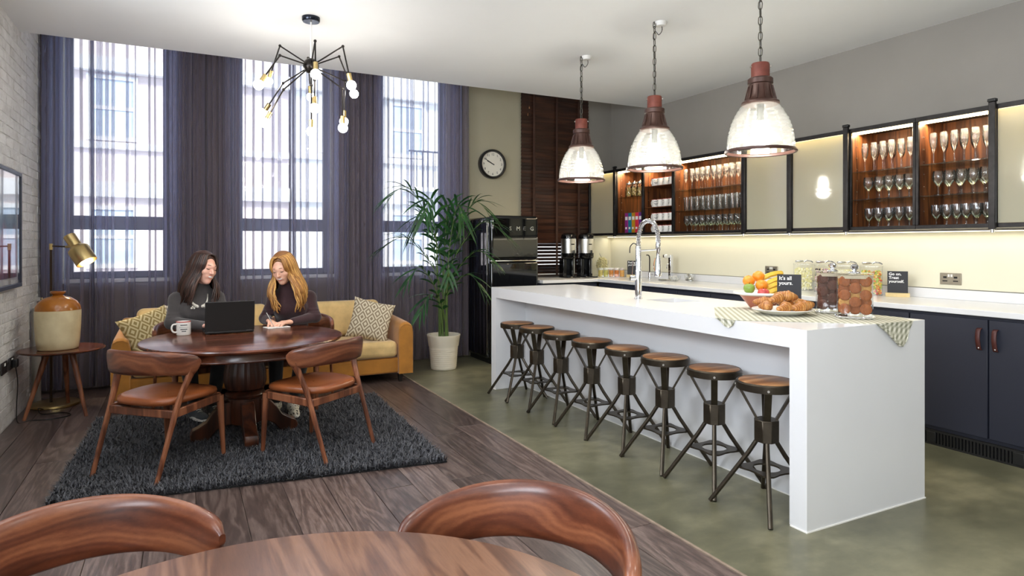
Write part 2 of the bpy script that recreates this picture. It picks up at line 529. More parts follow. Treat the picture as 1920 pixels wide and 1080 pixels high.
# small return of the wall at the kitchen corner, painted like the right wall
struct(MB().box(4.735, YW - 0.012, 0.9, XR, YW, 3.42).obj('wall_kitchen_corner', M_taupe))
for i, (a, b) in enumerate(WIN + [BL]):
    z0, z1 = (1.0, 3.38) if i < 3 else (0.96, 3.0)
    f = MB(); y0, y1 = YW + 0.20, YW + 0.27
    for xx in (a, b - 0.06): f.box(xx, y0, z0, xx + 0.06, y1, z1)
    f.box(a + 0.06, y0, z0, b - 0.06, y1, z0 + 0.06); f.box(a + 0.06, y0, z1 - 0.06, b - 0.06, y1, z1)
    f.box(a + 0.06, y0 - 0.02, 1.46, b - 0.06, y1 - 0.002, 1.59)
    root = struct(f.obj('window_%d' % (i + 1) if i < 3 else 'window_4', M_frame, bevel=0.004, seg=1))
    for q0, q1 in ((z0 + 0.06, 1.46), (1.59, z1 - 0.06)):
        MB().box(a + 0.06, y0 + 0.03, q0, b - 0.06, y0 + 0.036, q1).obj('pane', M_pane, root)
    MB().box(a - 0.02, YW - 0.03, z0 - 0.035, b + 0.02, YW + 0.20, z0).obj('window_sill', M_white, root, bevel=0.005)
struct(MB().box(2.98, YW - 0.02, 0, 3.74, YW, 0.12).obj('baseboard_window_side', M_olive, bevel=0.004))

# ---- splashback between worktop and wall cabinets
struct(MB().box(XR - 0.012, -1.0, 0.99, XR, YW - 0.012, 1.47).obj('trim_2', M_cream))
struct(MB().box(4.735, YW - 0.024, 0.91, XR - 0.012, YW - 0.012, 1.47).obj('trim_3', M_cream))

# ================================================================ houses across the street
M_fbrick = plain('pale_pink_brick', (214, 200, 196), 0.9, var=0.08, vscale=30)
M_fstone = plain('pale_stone', (232, 230, 226), 0.8, var=0.03)
M_fglass = plain('house_glass', (176, 188, 200), 0.15, var=0.1)
def house(x0, x1, y, name, label, brick, offs):
    root = thing(name, label, 'building', ((x0 + x1) / 2, y, -4.0))
    cx = (x0 + x1) / 2
    MB().box(x0 - cx, 0, 0, x1 - cx, 4, 13).obj('facade', brick, root)
    for z0, z1, d in ((6.15, 6.42, 0.14), (7.0, 7.12, 0.10), (8.35, 8.6, 0.18), (4.6, 4.75, 0.1), (9.0, 9.08, 0.08)):
        MB().box(x0 - cx, -d, z0, x1 - cx, -0.001, z1).obj('stone_band', M_fstone, root, bevel=0.01)
    for zz, hh in ((4.9, 1.1), (7.15, 1.15), (9.2, 1.3), (2.2, 1.6)):
        xx = x0 + offs
        while xx < x1 - 0.9:
            w = 0.78
            fr = MB()
            fr.box(xx - cx, -0.06, zz, xx - cx + 0.07, -0.002, zz + hh); fr.box(xx - cx + w - 0.07, -0.06, zz, xx - cx + w, -0.002, zz + hh)
            fr.box(xx - cx + 0.07, -0.06, zz, xx - cx + w - 0.07, -0.002, zz + 0.07); fr.box(xx - cx + 0.07, -0.06, zz + hh - 0.07, xx - cx + w - 0.07, -0.002, zz + hh)
            fr.box(xx - cx + 0.07, -0.05, zz + hh / 2 - 0.03, xx - cx + w - 0.07, -0.002, zz + hh / 2 + 0.03)
            wi = fr.obj('window', M_fstone, root)
            MB().box(xx - cx + 0.07, -0.03, zz + 0.07, xx - cx + w - 0.07, -0.012, zz + hh - 0.07).obj('pane', M_fglass, wi)
            xx += 1.42
    return root
house(-7.5, 1.9, 13.4, 'brick_house', 'pale pink brick house with stone bands seen through the two left windows', M_fbrick, 0.35)
hs2 = house(1.95, 10.5, 13.2, 'stone_house', 'pale stone house with balcony railing seen through the right window', M_fstone, 0.5)
rb = MB()
for i in range(22): rb.cyl((-2.0 + i * 0.12, -0.42, 6.45), (-2.0 + i * 0.12, -0.42, 7.25), 0.012, n=5)
rb.cyl((-2.05, -0.42, 7.25), (0.6, -0.42, 7.25), 0.02, n=6)
rb.obj('balcony_railing', M_frame, hs2)
MB().box(-2.1, -0.5, 6.42, 0.65, -0.001, 6.5).obj('balcony_slab', M_fstone, hs2)
tag(struct(MB().box(-20, YW + 0.35, -4.3, 25, 30, -4.0).obj('street', plain('asphalt', (150, 150, 150), 0.9))), 'grey asphalt street far below the windows', 'street')

# ================================================================ curtains
def sheer():
    t = NT('violet_grey_sheer')
    v = t.coords('Object', scale=(1, 1, 1))
    w1 = t.n('ShaderNodeTexWave', wave_type='BANDS', bands_direction='Z'); w1.inputs['Scale'].default_value = 120; t.link(v, w1.inputs['Vector'])
    dif = t.n('ShaderNodeBsdfDiffuse'); dif.inputs['Color'].default_value = (*lin((156, 141, 142)), 1)
    trl = t.n('ShaderNodeBsdfTranslucent'); trl.inputs['Color'].default_value = (*lin((160, 170, 204)), 1)
    m1 = t.n('ShaderNodeMixShader'); m1.inputs[0].default_value = 0.58
    t.link(dif.outputs[0], m1.inputs[1]); t.link(trl.outputs[0], m1.inputs[2])
    tr = t.n('ShaderNodeBsdfTransparent')
    m2 = t.n('ShaderNodeMixShader')
    nz = t.noise(t.coords('Object', scale=(1, 1, 0.15)), 14, 3)
    fac = t.math('ADD', t.math('MULTIPLY', nz, 0.12), 0.34)
    # a slanted weave shows more thread per line of sight
    lw = t.n('ShaderNodeLayerWeight'); lw.inputs['Blend'].default_value = 0.5
    cs = t.math('MAXIMUM', t.math('SUBTRACT', 1.0, lw.outputs['Facing']), 0.16)
    fac = t.math('SUBTRACT', 1.0, t.math('POWER', t.math('SUBTRACT', 1.0, fac), t.math('DIVIDE', 1.0, cs)))
    t.link(fac, m2.inputs[0]); t.link(tr.outputs[0], m2.inputs[1]); t.link(m1.outputs[0], m2.inputs[2])
    return t.done(m2.outputs[0])
M_sheer = sheer()
def curtain(x0, x1, segs, label, seed, y=6.93):
    """hanging sheet: flat runs broken by narrow triple-layer folds; segs = [(until x, run min, run max, overlap)]"""
    rnd = random.Random(seed)
    plan = [(x0, 0.0)]; x = x0; prev = 0
    for (xe, r0, r1, ov) in segs:
        while x < xe - 0.004:
            run = min(rnd.uniform(r0, r1), xe - x)
            o = ov * rnd.uniform(0.5, 1.4)
            d = rnd.choice((-1, 1)) * rnd.uniform(0.012, 0.03) * (1.9 if ov > 0.02 else 1.0)
            plan += [(x + run * 0.35, rnd.uniform(-0.024, 0.024)), (x + run * 0.8, d * 0.3), (x + run + o * 0.5, d * 0.7), (x + run + o * 0.55, d * 0.95), (x + run - o * 0.45, d * 0.2), (x + run - o * 0.5, -d * 0.2), (x + run, -d * 0.15)]
            x += run
    pts = spline([(px, py, 0) for px, py in plan], 3)
    rows = [0.03, 0.35, 0.9, 1.5, 2.1, 2.7, 3.36]
    P = []
    n = len(pts)
    for z in rows:
        g = 0.8 + 0.5 * (1 - z / 3.4)
        P.append([(min(max(p.x - x0 + 0.010 * (1 - z / 3.4) * math.sin(p.x * 9 + seed + z), 0.0), x1 - x0), p.y * g + 0.006 * math.sin(z * 1.7 + p.x * 11), z) for p in pts])
    o = MB().sheet(P).obj('curtain', M_sheer, smooth=True, angle=180)
    o.location = (x0, y, 0)
    return tag(o, label, 'curtain', 'sheer curtains across the tall windows')
D = (0.028, 0.055, 0.032); Lz = (0.045, 0.12, 0.018)
curtain(-1.10, -0.705, [(-0.95, *D), (-0.715, *Lz), (-0.705, *D)], 'grey sheer curtain hanging against the white brick wall', 1)
curtain(-0.70, 0.205, [(-0.66, *D), (-0.09, *Lz), (0.205, *D)], 'grey sheer curtain behind the dark-haired person, right half of left window', 2)
curtain(0.21, 0.99, [(0.50, *D), (0.99, *Lz)], 'grey sheer curtain between the two seated people, left half of middle window', 3)
curtain(0.995, 1.70, [(1.04, *D), (1.42, *Lz), (1.70, *D)], 'grey sheer curtain behind the blond person, right half of middle window', 4)
curtain(1.705, 2.33, [(1.97, *D), (2.33, *Lz)], 'grey sheer curtain behind the right sofa end, left of the palm', 5)
curtain(2.335, 2.985, [(2.70, *Lz), (2.985, *D)], 'grey sheer curtain behind the potted palm, nearest the wall clock', 6)
# ================================================================ kitchen materials
M_quartz = plain('white_quartz', (224, 224, 225), 0.2, var=0.012, vscale=3)
M_navy = plain('dark_navy_lacquer', (38, 41, 54), 0.45, var=0.05, vscale=2)
M_black = plain('black_plastic', (16, 16, 17), 0.35, var=0.05)
M_leather_d = plain('dark_red_leather', (74, 34, 30), 0.5, var=0.12, vscale=30)
M_steel = plain('brushed_steel', (196, 194, 190), 0.28, 1.0, var=0.05, vscale=12)
M_chrome = plain('chrome', (225, 226, 230), 0.06, 1.0, var=0.01)
M_gun = plain('blackened_steel', (52, 50, 50), 0.38, 0.8, var=0.25, vscale=16)
M_walnut_in = wood('walnut_carcass', (58, 30, 14), (92, 50, 24), (124, 74, 38), 1.2, 'Z', 0.45)
def sparkle_glass():
    t = NT('clear_glass')
    tr = t.n('ShaderNodeBsdfTransparent')
    gl = t.n('ShaderNodeBsdfGlossy'); gl.inputs['Roughness'].default_value = 0.10
    df = t.n('ShaderNodeBsdfTranslucent'); df.inputs['Color'].default_value = (0.95, 0.95, 0.95, 1)
    a = t.n('ShaderNodeMixShader'); a.inputs[0].default_value = 0.10; t.link(tr.outputs[0], a.inputs[1]); t.link(df.outputs[0], a.inputs[2])
    f = t.n('ShaderNodeFresnel'); f.inputs['IOR'].default_value = 1.45
    b = t.n('ShaderNodeMixShader'); t.link(f.outputs[0], b.inputs[0]); t.link(a.outputs[0], b.inputs[1]); t.link(gl.outputs[0], b.inputs[2])
    return t.done(b.outputs[0])
M_glass = sparkle_glass()
M_shelfg = thin_glass('green_edge_glass', (0.86, 0.93, 0.88), 0.03, 0.03)
M_led = emit('led_strip_diffuser', (255, 226, 168), 14)
M_grille = plain('dark_grille', (38, 38, 38), 0.5, 0.4, var=0.1)

def frosted():
    t = NT('frosted_glass')
    d = t.n('ShaderNodeBsdfDiffuse'); d.inputs['Color'].default_value = (*lin((226, 222, 196)), 1)
    tr = t.n('ShaderNodeBsdfTranslucent'); tr.inputs['Color'].default_value = (*lin((236, 230, 200)), 1)
    g = t.n('ShaderNodeBsdfGlossy'); g.inputs['Roughness'].default_value = 0.06
    a = t.n('ShaderNodeMixShader'); a.inputs[0].default_value = 0.55; t.link(d.outputs[0], a.inputs[1]); t.link(tr.outputs[0], a.inputs[2])
    f = t.n('ShaderNodeFresnel'); f.inputs['IOR'].default_value = 1.5
    b = t.n('ShaderNodeMixShader'); t.link(t.math('ADD', f.outputs[0], 0.05), b.inputs[0]); t.link(a.outputs[0], b.inputs[1]); t.link(g.outputs[0], b.inputs[2])
    return t.done(b.outputs[0])
M_frost = frosted()

# ================================================================ base units + worktop
XF = 4.40
edges = [6.32, 5.858, 5.41, 4.96, 4.51, 4.06, 3.60, 3.14, 2.66, 2.179, 1.70, 1.22, 0.74]
names = ['in the corner under the snack tray', 'second from the window corner', 'third from the window corner', 'behind the spray tap', 'right of the spray tap',
         'behind the fruit bowl', 'under the sweet jars', 'under the treat sign', 'left of the pair of leather loop handles', 'right of the pair of leather loop handles',
         'at the right edge of the view', 'beyond the right edge of the view']
for i in range(len(edges) - 1):
    y1, y0 = edges[i], edges[i + 1]
    u = thing('base_cabinet', 'dark navy base cabinet ' + names[i], 'cabinet', (XF, (y0 + y1) / 2, 0), 0, 'navy base cabinets along the wall')
    h = (y1 - y0) / 2
    MB().box(0.022, -h, 0.10, XR - XF - 0.014, h, 0.872).obj('body', M_navy, u)
    dr = MB().box(0.0, -h + 0.004, 0.125, 0.02, h - 0.004, 0.855).obj('door', M_navy, u, bevel=0.002, seg=1)
    if i >= 8:
        s = -1 if i == 8 else 1
        yy = s * h - s * 0.0 + (0.045 if i == 8 else -0.045) * 1.0
        yy = (-h + 0.045) if i % 2 == 0 else (h - 0.045)
        P = []
        pts = spline([(0.0, 0, 0.80), (-0.022, 0, 0.79), (-0.030, 0, 0.74), (-0.022, 0, 0.70), (-0.012, 0, 0.672), (-0.002, 0, 0.668)], 5)
        MB().sheet([[(p.x, yy - 0.013, p.z), (p.x, yy + 0.013, p.z)] for p in pts]).obj('handle', M_leather_d, dr, smooth=True, solid=0.005)
        MB().ball((-0.016, yy, 0.680), 0.006, 8, 6).obj('stud', M_steel, dr, smooth=True)
# plinth grilles in front of the units (each with its bars)
pg = thing('plinth_grille', 'dark slotted ventilation plinth along the foot of the base cabinets', 'grille', (XF + 0.004, 0, 0))
MB().box(0.016, 0.74, 0.0, 0.03, 6.32, 0.10).obj('backing', M_black, pg)
y = 1.55
while y < 3.3:
    MB().box(0.0, y + 0.0, 0.0, 0.016, y + 0.50, 0.012).obj('lower_rail', M_grille, pg)
    MB().box(0.0, y + 0.0, 0.085, 0.016, y + 0.50, 0.098).obj('upper_rail', M_grille, pg)
    MB().box(-0.003, y + 0.44, 0.012, 0.016, y + 0.50, 0.085).obj('clip', M_grille, pg, bevel=0.003)
    for k in range(22):
        MB().box(0.002, y + 0.008 + k * 0.0197, 0.012, 0.014, y + 0.018 + k * 0.0197, 0.085).obj('bar', M_grille, pg)
    y += 0.50
# worktop: L-shaped slab with an upstand
wt = thing('worktop', 'white stone worktop with low upstand running along the kitchen wall', 'worktop', (0, 0, 0))
MB().prism([(4.385, 0.72), (XR - 0.013, 0.72), (XR - 0.013, YW - 0.025), (3.64, YW - 0.025), (3.64, 6.32), (4.385, 6.32)], 0.876, 0.912).obj('slab', M_quartz, wt, bevel=0.003)
MB().box(XR - 0.034, 0.72, 0.9125, XR - 0.0125, YW - 0.03, 0.985).obj('upstand', M_quartz, wt, bevel=0.002)
u = thing('base_cabinet', 'dark navy base cabinet under the coffee urns', 'cabinet', (4.0, 6.34, 0), 0, 'navy base cabinets along the wall')
MB().box(-0.36, 0.02, 0.1, 0.40, 0.66, 0.874).obj('body', M_navy, u)
MB().box(-0.355, 0.0, 0.12, 0.02, 0.02, 0.855).obj('door', M_navy, u, bevel=0.002, seg=1)
MB().box(0.025, 0.0, 0.12, 0.39, 0.02, 0.855).obj('door', M_navy, u, bevel=0.002, seg=1)
MB().box(-0.36, 0.04, 0.0, 0.40, 0.06, 0.1).obj('plinth', M_black, u)

# ================================================================ wall cabinets
CX, CB, CT = 4.745, 1.43, 2.235
M_back = M_walnut_in
bays = [('frosted', 7.02, 6.453, 'beside the window blind'), ('open', 6.453, 5.94, 'holding biscuit jars and tea boxes'), ('open', 5.94, 5.422, 'holding stacked white mugs'),
        ('open', 5.422, 4.418, 'with three glass shelves of glasses above the spray tap'), ('frosted', 4.418, 3.902, 'right of the widest open glass cabinet'), ('frosted', 3.902, 3.35, 'reflecting a round pendant lamp'),
        ('open', 3.35, 2.825, 'of glasses left of the dark upright divider'), ('open', 2.825, 2.317, 'of glasses nearest the right edge'), ('frosted', 2.317, 1.60, 'cut by the right edge of the photo')]
shelf_z = {3: [1.90, 1.68], 6: [1.895, 1.675], 7: [1.898, 1.672], 1: [1.89], 2: [1.985, 1.745, 1.59]}
for i, (kind, y1, y0, lab) in enumerate(bays):
    c = thing('wall_cabinet', ('frosted glass fronted wall cabinet ' if kind == 'frosted' else 'open walnut lined wall cabinet ') + lab, 'cabinet', (CX, (y0 + y1) / 2, CB), 0, 'steel framed wall cabinets')
    h = (y1 - y0) / 2; d = XR - CX - 0.014; H = CT - CB
    MB().box(d - 0.014, -h + 0.012, 0.02, d, h - 0.012, H - 0.012).obj('back_panel', M_back, c)
    for s in (-1, 1):
        a, b = (s * h - 0.012, s * h) if s > 0 else (-h, -h + 0.012)
        MB().box(0.022, a, 0.02, d, b, H - 0.012).obj('side_panel', M_back, c)
    MB().box(0.022, -h, H - 0.012, d, h, H).obj('top_panel', M_gun, c)
    MB().box(0.022, -h, 0.0, d, h, 0.02).obj('bottom_panel', M_gun, c)
    # front steel frame of four bars
    fw = 0.020
    MB().box(0, -h + 0.001, 0.0, 0.021, h - 0.001, 0.028).obj('frame_bar', M_gun, c, bevel=0.002, seg=1)
    MB().box(0, -h + 0.001, H - 0.03, 0.021, h - 0.001, H + 0.004).obj('frame_bar', M_gun, c, bevel=0.002, seg=1)
    for s in (-1, 1):
        y_ = s * (h - fw / 2 - 0.001)
        MB().box(0, y_ - fw / 2, 0.0285, 0.021, y_ + fw / 2, H - 0.0305).obj('frame_bar', M_gun, c, bevel=0.002, seg=1)
    # led strip along the top front, inside
    MB().box(0.024, -h + 0.014, H - 0.046, 0.046, h - 0.014, H - 0.026).obj('led_strip', M_led, c)
    add_light('cabinet_led', 'AREA', (CX + 0.10, (y0 + y1) / 2, CT - 0.034), (0, R(12), 0), 9.0 * (y1 - y0), (1.0, 0.82, 0.55), size=0.04, size_y=(y1 - y0) - 0.06)
    if kind == 'frosted':
        MB().box(0.004, -h + fw + 0.002, 0.03, 0.010, h - fw - 0.002, H - 0.032).obj('glass_door', M_frost, c)
    for z in shelf_z.get(i, []):
        MB().box(0.03, -h + 0.014, z - CB - 0.009, d - 0.016, h - 0.014, z - CB - 0.001).obj('shelf', M_shelfg if i != 2 else M_walnut_in, c)
    if kind == 'open':
        for s in (-1, 1):
            for q in range(7):
                MB().cyl((0.08, s * (h - 0.0135), 0.13 + q * 0.09), (0.08, s * (h - 0.0125) - s * 0.004, 0.13 + q * 0.09), 0.004, n=6).obj('shelf_peg_hole', M_steel, c)
    # brackets seen under the bottom edge and on the top edge
for k, yy in enumerate((7.0, 6.453, 4.418, 3.902, 3.362, 2.317)):
    p = thing('cabinet_post', 'dark steel sliding-door post ' + ['next to the window blind', 'left of the biscuit jar cabinet', 'right of the widest glass cabinet', 'between the two frosted doors', 'left of the right pair of glass cabinets', 'near the right photo edge'][k], 'post', (CX - 0.028, yy, CB - 0.012), 0, 'upright posts on the wall cabinets')
    MB().box(0, -0.021, 0.0, 0.024, 0.021, CT - CB + 0.03).obj('upright', M_gun, p, bevel=0.004)
    MB().box(-0.004, -0.025, CT - CB + 0.03, 0.03, 0.025, CT - CB + 0.052).obj('top_cap', M_black, p, bevel=0.005)
    MB().cyl((0.012, 0, -0.02), (0.012, 0, 0.0), 0.012, n=10).obj('roller', M_steel, p, smooth=True)
# light strip under the wall cabinets
ul = thing('under_cabinet_light', 'slim warm strip light fixed beneath the wall cabinets', 'light', (XR - 0.07, 4.3, CB - 0.022))
MB().box(-0.02, -2.7, 0.008, 0.02, 2.7, 0.021).obj('profile', M_steel, ul)
MB().box(-0.014, -2.7, 0.003, 0.014, 2.7, 0.008).obj('diffuser', emit('under_cabinet_diffuser', (255, 240, 200), 3), ul)
add_light('under_cabinet_glow', 'AREA', (XR - 0.10, 4.3, CB - 0.024), (0, R(8), 0), 3.3, (1.0, 0.92, 0.76), size=0.05, size_y=5.4)

# ================================================================ glassware
def glass_mesh(kind):
    if kind == 'flute': pr = [(0.030, 0), (0.030, 0.002), (0.006, 0.006), (0.004, 0.02), (0.004, 0.085), (0.010, 0.10), (0.021, 0.13), (0.025, 0.165), (0.0235, 0.20), (0.021, 0.222)]
    elif kind == 'wine': pr = [(0.032, 0), (0.032, 0.002), (0.006, 0.006), (0.004, 0.02), (0.004, 0.062), (0.014, 0.074), (0.032, 0.098), (0.038, 0.122), (0.036, 0.15), (0.032, 0.172)]
    elif kind == 'goblet': pr = [(0.030, 0), (0.030, 0.002), (0.006, 0.006), (0.0045, 0.02), (0.0045, 0.052), (0.016, 0.062), (0.031, 0.084), (0.034, 0.11), (0.033, 0.15)]
    else: pr = [(0.026, 0.0), (0.027, 0.006), (0.029, 0.05), (0.034, 0.145)]
    m = MB()
    inner = [(max(r - 0.0016, 0.0005), z + 0.0012) for r, z in pr[5:]] if kind != 'tumbler' else [(0.0245, 0.01), (0.0272, 0.05), (0.0325, 0.145)]
    m.lathe(pr, 14, cap=False); m.lathe(inner, 14, cap=False)
    m.lathe([(0.0003, pr[0][1]), (pr[0][0], pr[0][1])], 14, cap=False)
    return m.mesh(kind, True, 60)
GM = {k: glass_mesh(k) for k in ('flute', 'wine', 'goblet', 'tumbler')}
GN = {'flute': ('champagne_flute', 'champagne flute'), 'wine': ('wine_glass', 'stemmed wine glass'), 'goblet': ('water_goblet', 'short goblet'), 'tumbler': ('tumbler', 'straight clear tumbler')}
def shelf_of(kind, ya, yb, z, n, where, rows=2):
    for r in range(rows):
        for k in range(n):
            y = ya + (yb - ya) * (k + 0.5 + 0.18 * r) / (n + 0.2)
            x = CX + 0.085 + 0.105 * r + random.uniform(-0.006, 0.006)
            o = link(GN[kind][0], GM[kind], M_glass, loc=(x, y + random.uniform(-0.005, 0.005), z + 0.0005))
            tag(o, '%s %s from the left, %s row, %s' % (ORD[k], GN[kind][1], ('front', 'back')[r], where), 'glass', GN[kind][1] + 's, ' + where)
big, lf, rt = 'of the widest glass cabinet', 'of cabinet left of divider', 'of the rightmost glass cabinet'
shelf_of('flute', 5.34, 4.45, 1.90, 11, 'top shelf ' + big)
shelf_of('tumbler', 5.34, 4.45, 1.68, 11, 'middle shelf ' + big)
shelf_of('wine', 5.34, 4.45, CB + 0.021, 11, 'bottom ' + big)
shelf_of('flute', 3.30, 2.86, 1.895, 6, 'top shelf ' + lf)
shelf_of('wine', 3.28, 2.86, 1.675, 5, 'middle shelf ' + lf)
shelf_of('goblet', 3.28, 2.86, CB + 0.021, 5, 'bottom ' + lf)
shelf_of('flute', 2.78, 2.35, 1.898, 6, 'top shelf ' + rt)
shelf_of('wine', 2.75, 2.35, 1.672, 5, 'middle shelf ' + rt)
shelf_of('goblet', 2.76, 2.35, CB + 0.021, 6, 'bottom ' + rt)
# mugs
M_mug = plain('white_enamel', (228, 226, 220), 0.3, var=0.02)
M_print = plain('grey_print', (92, 92, 94), 0.6, var=0.1)
M_redrim = plain('red_enamel_rim', (176, 62, 52), 0.35)
def mug_parts(root, off=0):
    MB().lathe([(0.001, 0.004), (0.036, 0.004), (0.039, 0.0), (0.041, 0.004), (0.041, 0.082), (0.0385, 0.084), (0.037, 0.080), (0.037, 0.012), (0.001, 0.010)], 20, cap=False).obj('cup', M_mug, root, smooth=True)
    MB().tube(spline([(0, 0.038, 0.068), (0, 0.062, 0.066), (0, 0.070, 0.045), (0, 0.060, 0.022), (0, 0.038, 0.018)], 4), 0.0055, 6).obj('handle', M_mug, root, smooth=True)
    MB().lathe([(0.0412, 0.079), (0.0412, 0.0845), (0.0375, 0.0852)], 20, cap=False).obj('rim', M_redrim, root, smooth=True)
    pr = MB()
    for z0, a0, a1 in ((0.060, -150, -95), (0.048, -160, -86), (0.034, -150, -95), (0.022, -140, -105)):
        pts = [(0.0413 * math.cos(R(off + a0 + (a1 - a0) * k / 10)), 0.0413 * math.sin(R(off + a0 + (a1 - a0) * k / 10))) for k in range(11)]
        pr.sheet([[(x_, y_, z0), (x_, y_, z0 + (0.006 if z0 != 0.048 else 0.0015))] for x_, y_ in pts])
    pr.obj('printed_motto', M_print, root)
mug0 = None
for lv, z in enumerate((1.985, 1.745, 1.59, CB + 0.021)):
    for k in range(4):
        y = 5.80 - k * 0.094
        lab = '%s white printed mug from the left on the %s level of the mug cabinet' % (ORD[k], ('top', 'second', 'third', 'bottom')[lv])
        if mug0 is None:
            mug0 = thing('mug', lab, 'mug', (CX + 0.075, y, z), 0, 'white mugs in the wall cabinet'); mug_parts(mug0)
        else: dup(mug0, (CX + 0.075, y, z + 0.0), 0.0 if k == 0 else R(-80), lab)
for lv, z in enumerate((1.985, 1.745, 1.59, CB + 0.021)):
    pass
# biscuit jars and tea boxes
M_bisc = plain('pale_biscuits', (214, 190, 120), 0.7, var=0.35, vscale=60)
M_cork = plain('steel_lid', (190, 188, 180), 0.3, 0.9)
for k in range(3):
    j = thing('biscuit_jar', '%s small glass biscuit jar from the left in the wall cabinet' % ORD[k], 'jar', (CX + 0.09, 6.30 - k * 0.105, 1.8905), 0, 'biscuit jars in the wall cabinet')
    MB().lathe([(0.001, 0), (0.044, 0), (0.046, 0.004), (0.046, 0.115), (0.036, 0.135), (0.034, 0.15)], 18, cap=False).obj('jar_glass', M_glass, j, smooth=True)
    b = MB()
    for q in range(34):
        a = random.random() * 6.28; r = 0.034 * math.sqrt(random.random())
        b.cbox((r * math.cos(a), r * math.sin(a), 0.010 + 0.098 * random.random()), (0.024, 0.018, 0.008), Euler((random.random() * 3, random.random() * 3, 0)))
    o = b.obj('biscuits', M_bisc, j); o['kind'] = 'stuff'
    MB().lathe([(0.001, 0.150), (0.036, 0.150), (0.038, 0.155), (0.036, 0.172), (0.010, 0.176), (0.008, 0.186), (0.001, 0.190)], 16, cap=False).obj('lid', M_cork, j, smooth=True)
for k, (nm, c) in enumerate((('purple', (132, 40, 118)), ('teal', (24, 112, 136)), ('mustard', (176, 130, 24)), ('crimson', (196, 40, 64)), ('violet', (104, 48, 130)))):
    t = thing('tea_box', nm + ' upright tea box standing in the wall cabinet', 'box', (CX + 0.09, 6.285 - k * 0.066, CB + 0.021), 0, 'tea boxes in the wall cabinet')
    MB().box(-0.055, -0.0315, 0, 0.055, 0.0315, 0.245).obj('carton', plain('card_' + nm, c, 0.5, var=0.06), t, bevel=0.002)
    MB().box(-0.0565, -0.022, 0.16, -0.0551, 0.022, 0.20).obj('printed_patch', M_white, t)
    MB().box(-0.0565, -0.010, 0.05, -0.0551, 0.020, 0.075).obj('printed_patch', M_white, t)

# ================================================================ island
IX0, IX1, IY0, IY1, IH = 2.54, 3.44, 2.0, 5.36, 0.927
SK = (2.93, 3.20, 3.36, 3.64)   # sink cut-out
isl = thing('kitchen_island', 'long white stone kitchen island with open knee space for stools', 'island', ((IX0 + IX1) / 2, (IY0 + IY1) / 2, 0))
ox, oy = isl.location.x, isl.location.y
def ib(name, x0, y0, z0, x1, y1, z1, **k): return MB().box(x0 - ox, y0 - oy, z0, x1 - ox, y1 - oy, z1).obj(name, M_quartz, isl, **k)
tp = MB()
for (x0, y0, x1, y1) in ((IX0, IY0, IX1, SK[2]), (IX0, SK[3], IX1, IY1), (IX0, SK[2], SK[0], SK[3]), (SK[1], SK[2], IX1, SK[3])):
    tp.box(x0 - ox, y0 - oy, 0.835, x1 - ox, y1 - oy, IH)
bm = bmesh.new(); me = tp.mesh('top'); bm.from_mesh(me); bmesh.ops.remove_doubles(bm, verts=bm.verts, dist=1e-5)
dead = [f for f in bm.faces if abs(f.normal.z) < 0.5 and (
    (abs(f.calc_center_median().y + oy - SK[2]) < 1e-4 and not (SK[0] < f.calc_center_median().x + ox < SK[1])) or
    (abs(f.calc_center_median().y + oy - SK[3]) < 1e-4 and not (SK[0] < f.calc_center_median().x + ox < SK[1])))]
bmesh.ops.delete(bm, geom=dead, context='FACES'); bm.to_mesh(me); bm.free()
link('top', me, M_quartz, isl)
ib('end_panel', IX0, IY0, 0.006, IX1, IY0 + 0.095, 0.835)
ib('end_panel', IX0, IY1 - 0.095, 0.006, IX1, IY1, 0.835)
ib('knee_panel', 2.845, IY0 + 0.0955, 0.006, 2.875, IY1 - 0.0955, 0.8345)
ib('rear_panel', IX1 - 0.03, IY0 + 0.0955, 0.006, IX1 - 0.002, IY1 - 0.0955, 0.8345)
M_seal = plain('white_silicone', (240, 238, 232), 0.5)
for (x0, y0, x1, y1) in ((IX0 - 0.004, IY0 - 0.004, IX1 + 0.004, IY0 + 0.09), (IX0 - 0.004, IY1 - 0.09, IX1 + 0.004, IY1 + 0.004), (2.841, IY0 + 0.096, 2.87, IY1 - 0.096)):
    MB().box(x0 - ox, y0 - oy, 0.0, x1 - ox, y1 - oy, 0.006).obj('floor_seal', M_seal, isl)
sk = thing('sink', 'small stainless steel sink let into the white island', 'sink', ((SK[0] + SK[1]) / 2, (SK[2] + SK[3]) / 2, 0.70))
hx, hy = (SK[1] - SK[0]) / 2 + 0.004, (SK[3] - SK[2]) / 2 + 0.004
b = MB(); b.box(-hx, -hy, 0, hx, hy, 0.004)
for (x0, y0, x1, y1) in ((-hx, -hy, hx, -hy + 0.003), (-hx, hy - 0.003, hx, hy), (-hx, -hy, -hx + 0.003, hy), (hx - 0.003, -hy, hx, hy)): b.box(x0, y0, 0.004, x1, y1, 0.134)
b.obj('basin', M_steel, sk)
MB().lathe([(0.001, 0.006), (0.030, 0.006), (0.036, 0.0045)], 16, cap=False).obj('drain', M_chrome, sk, smooth=True)

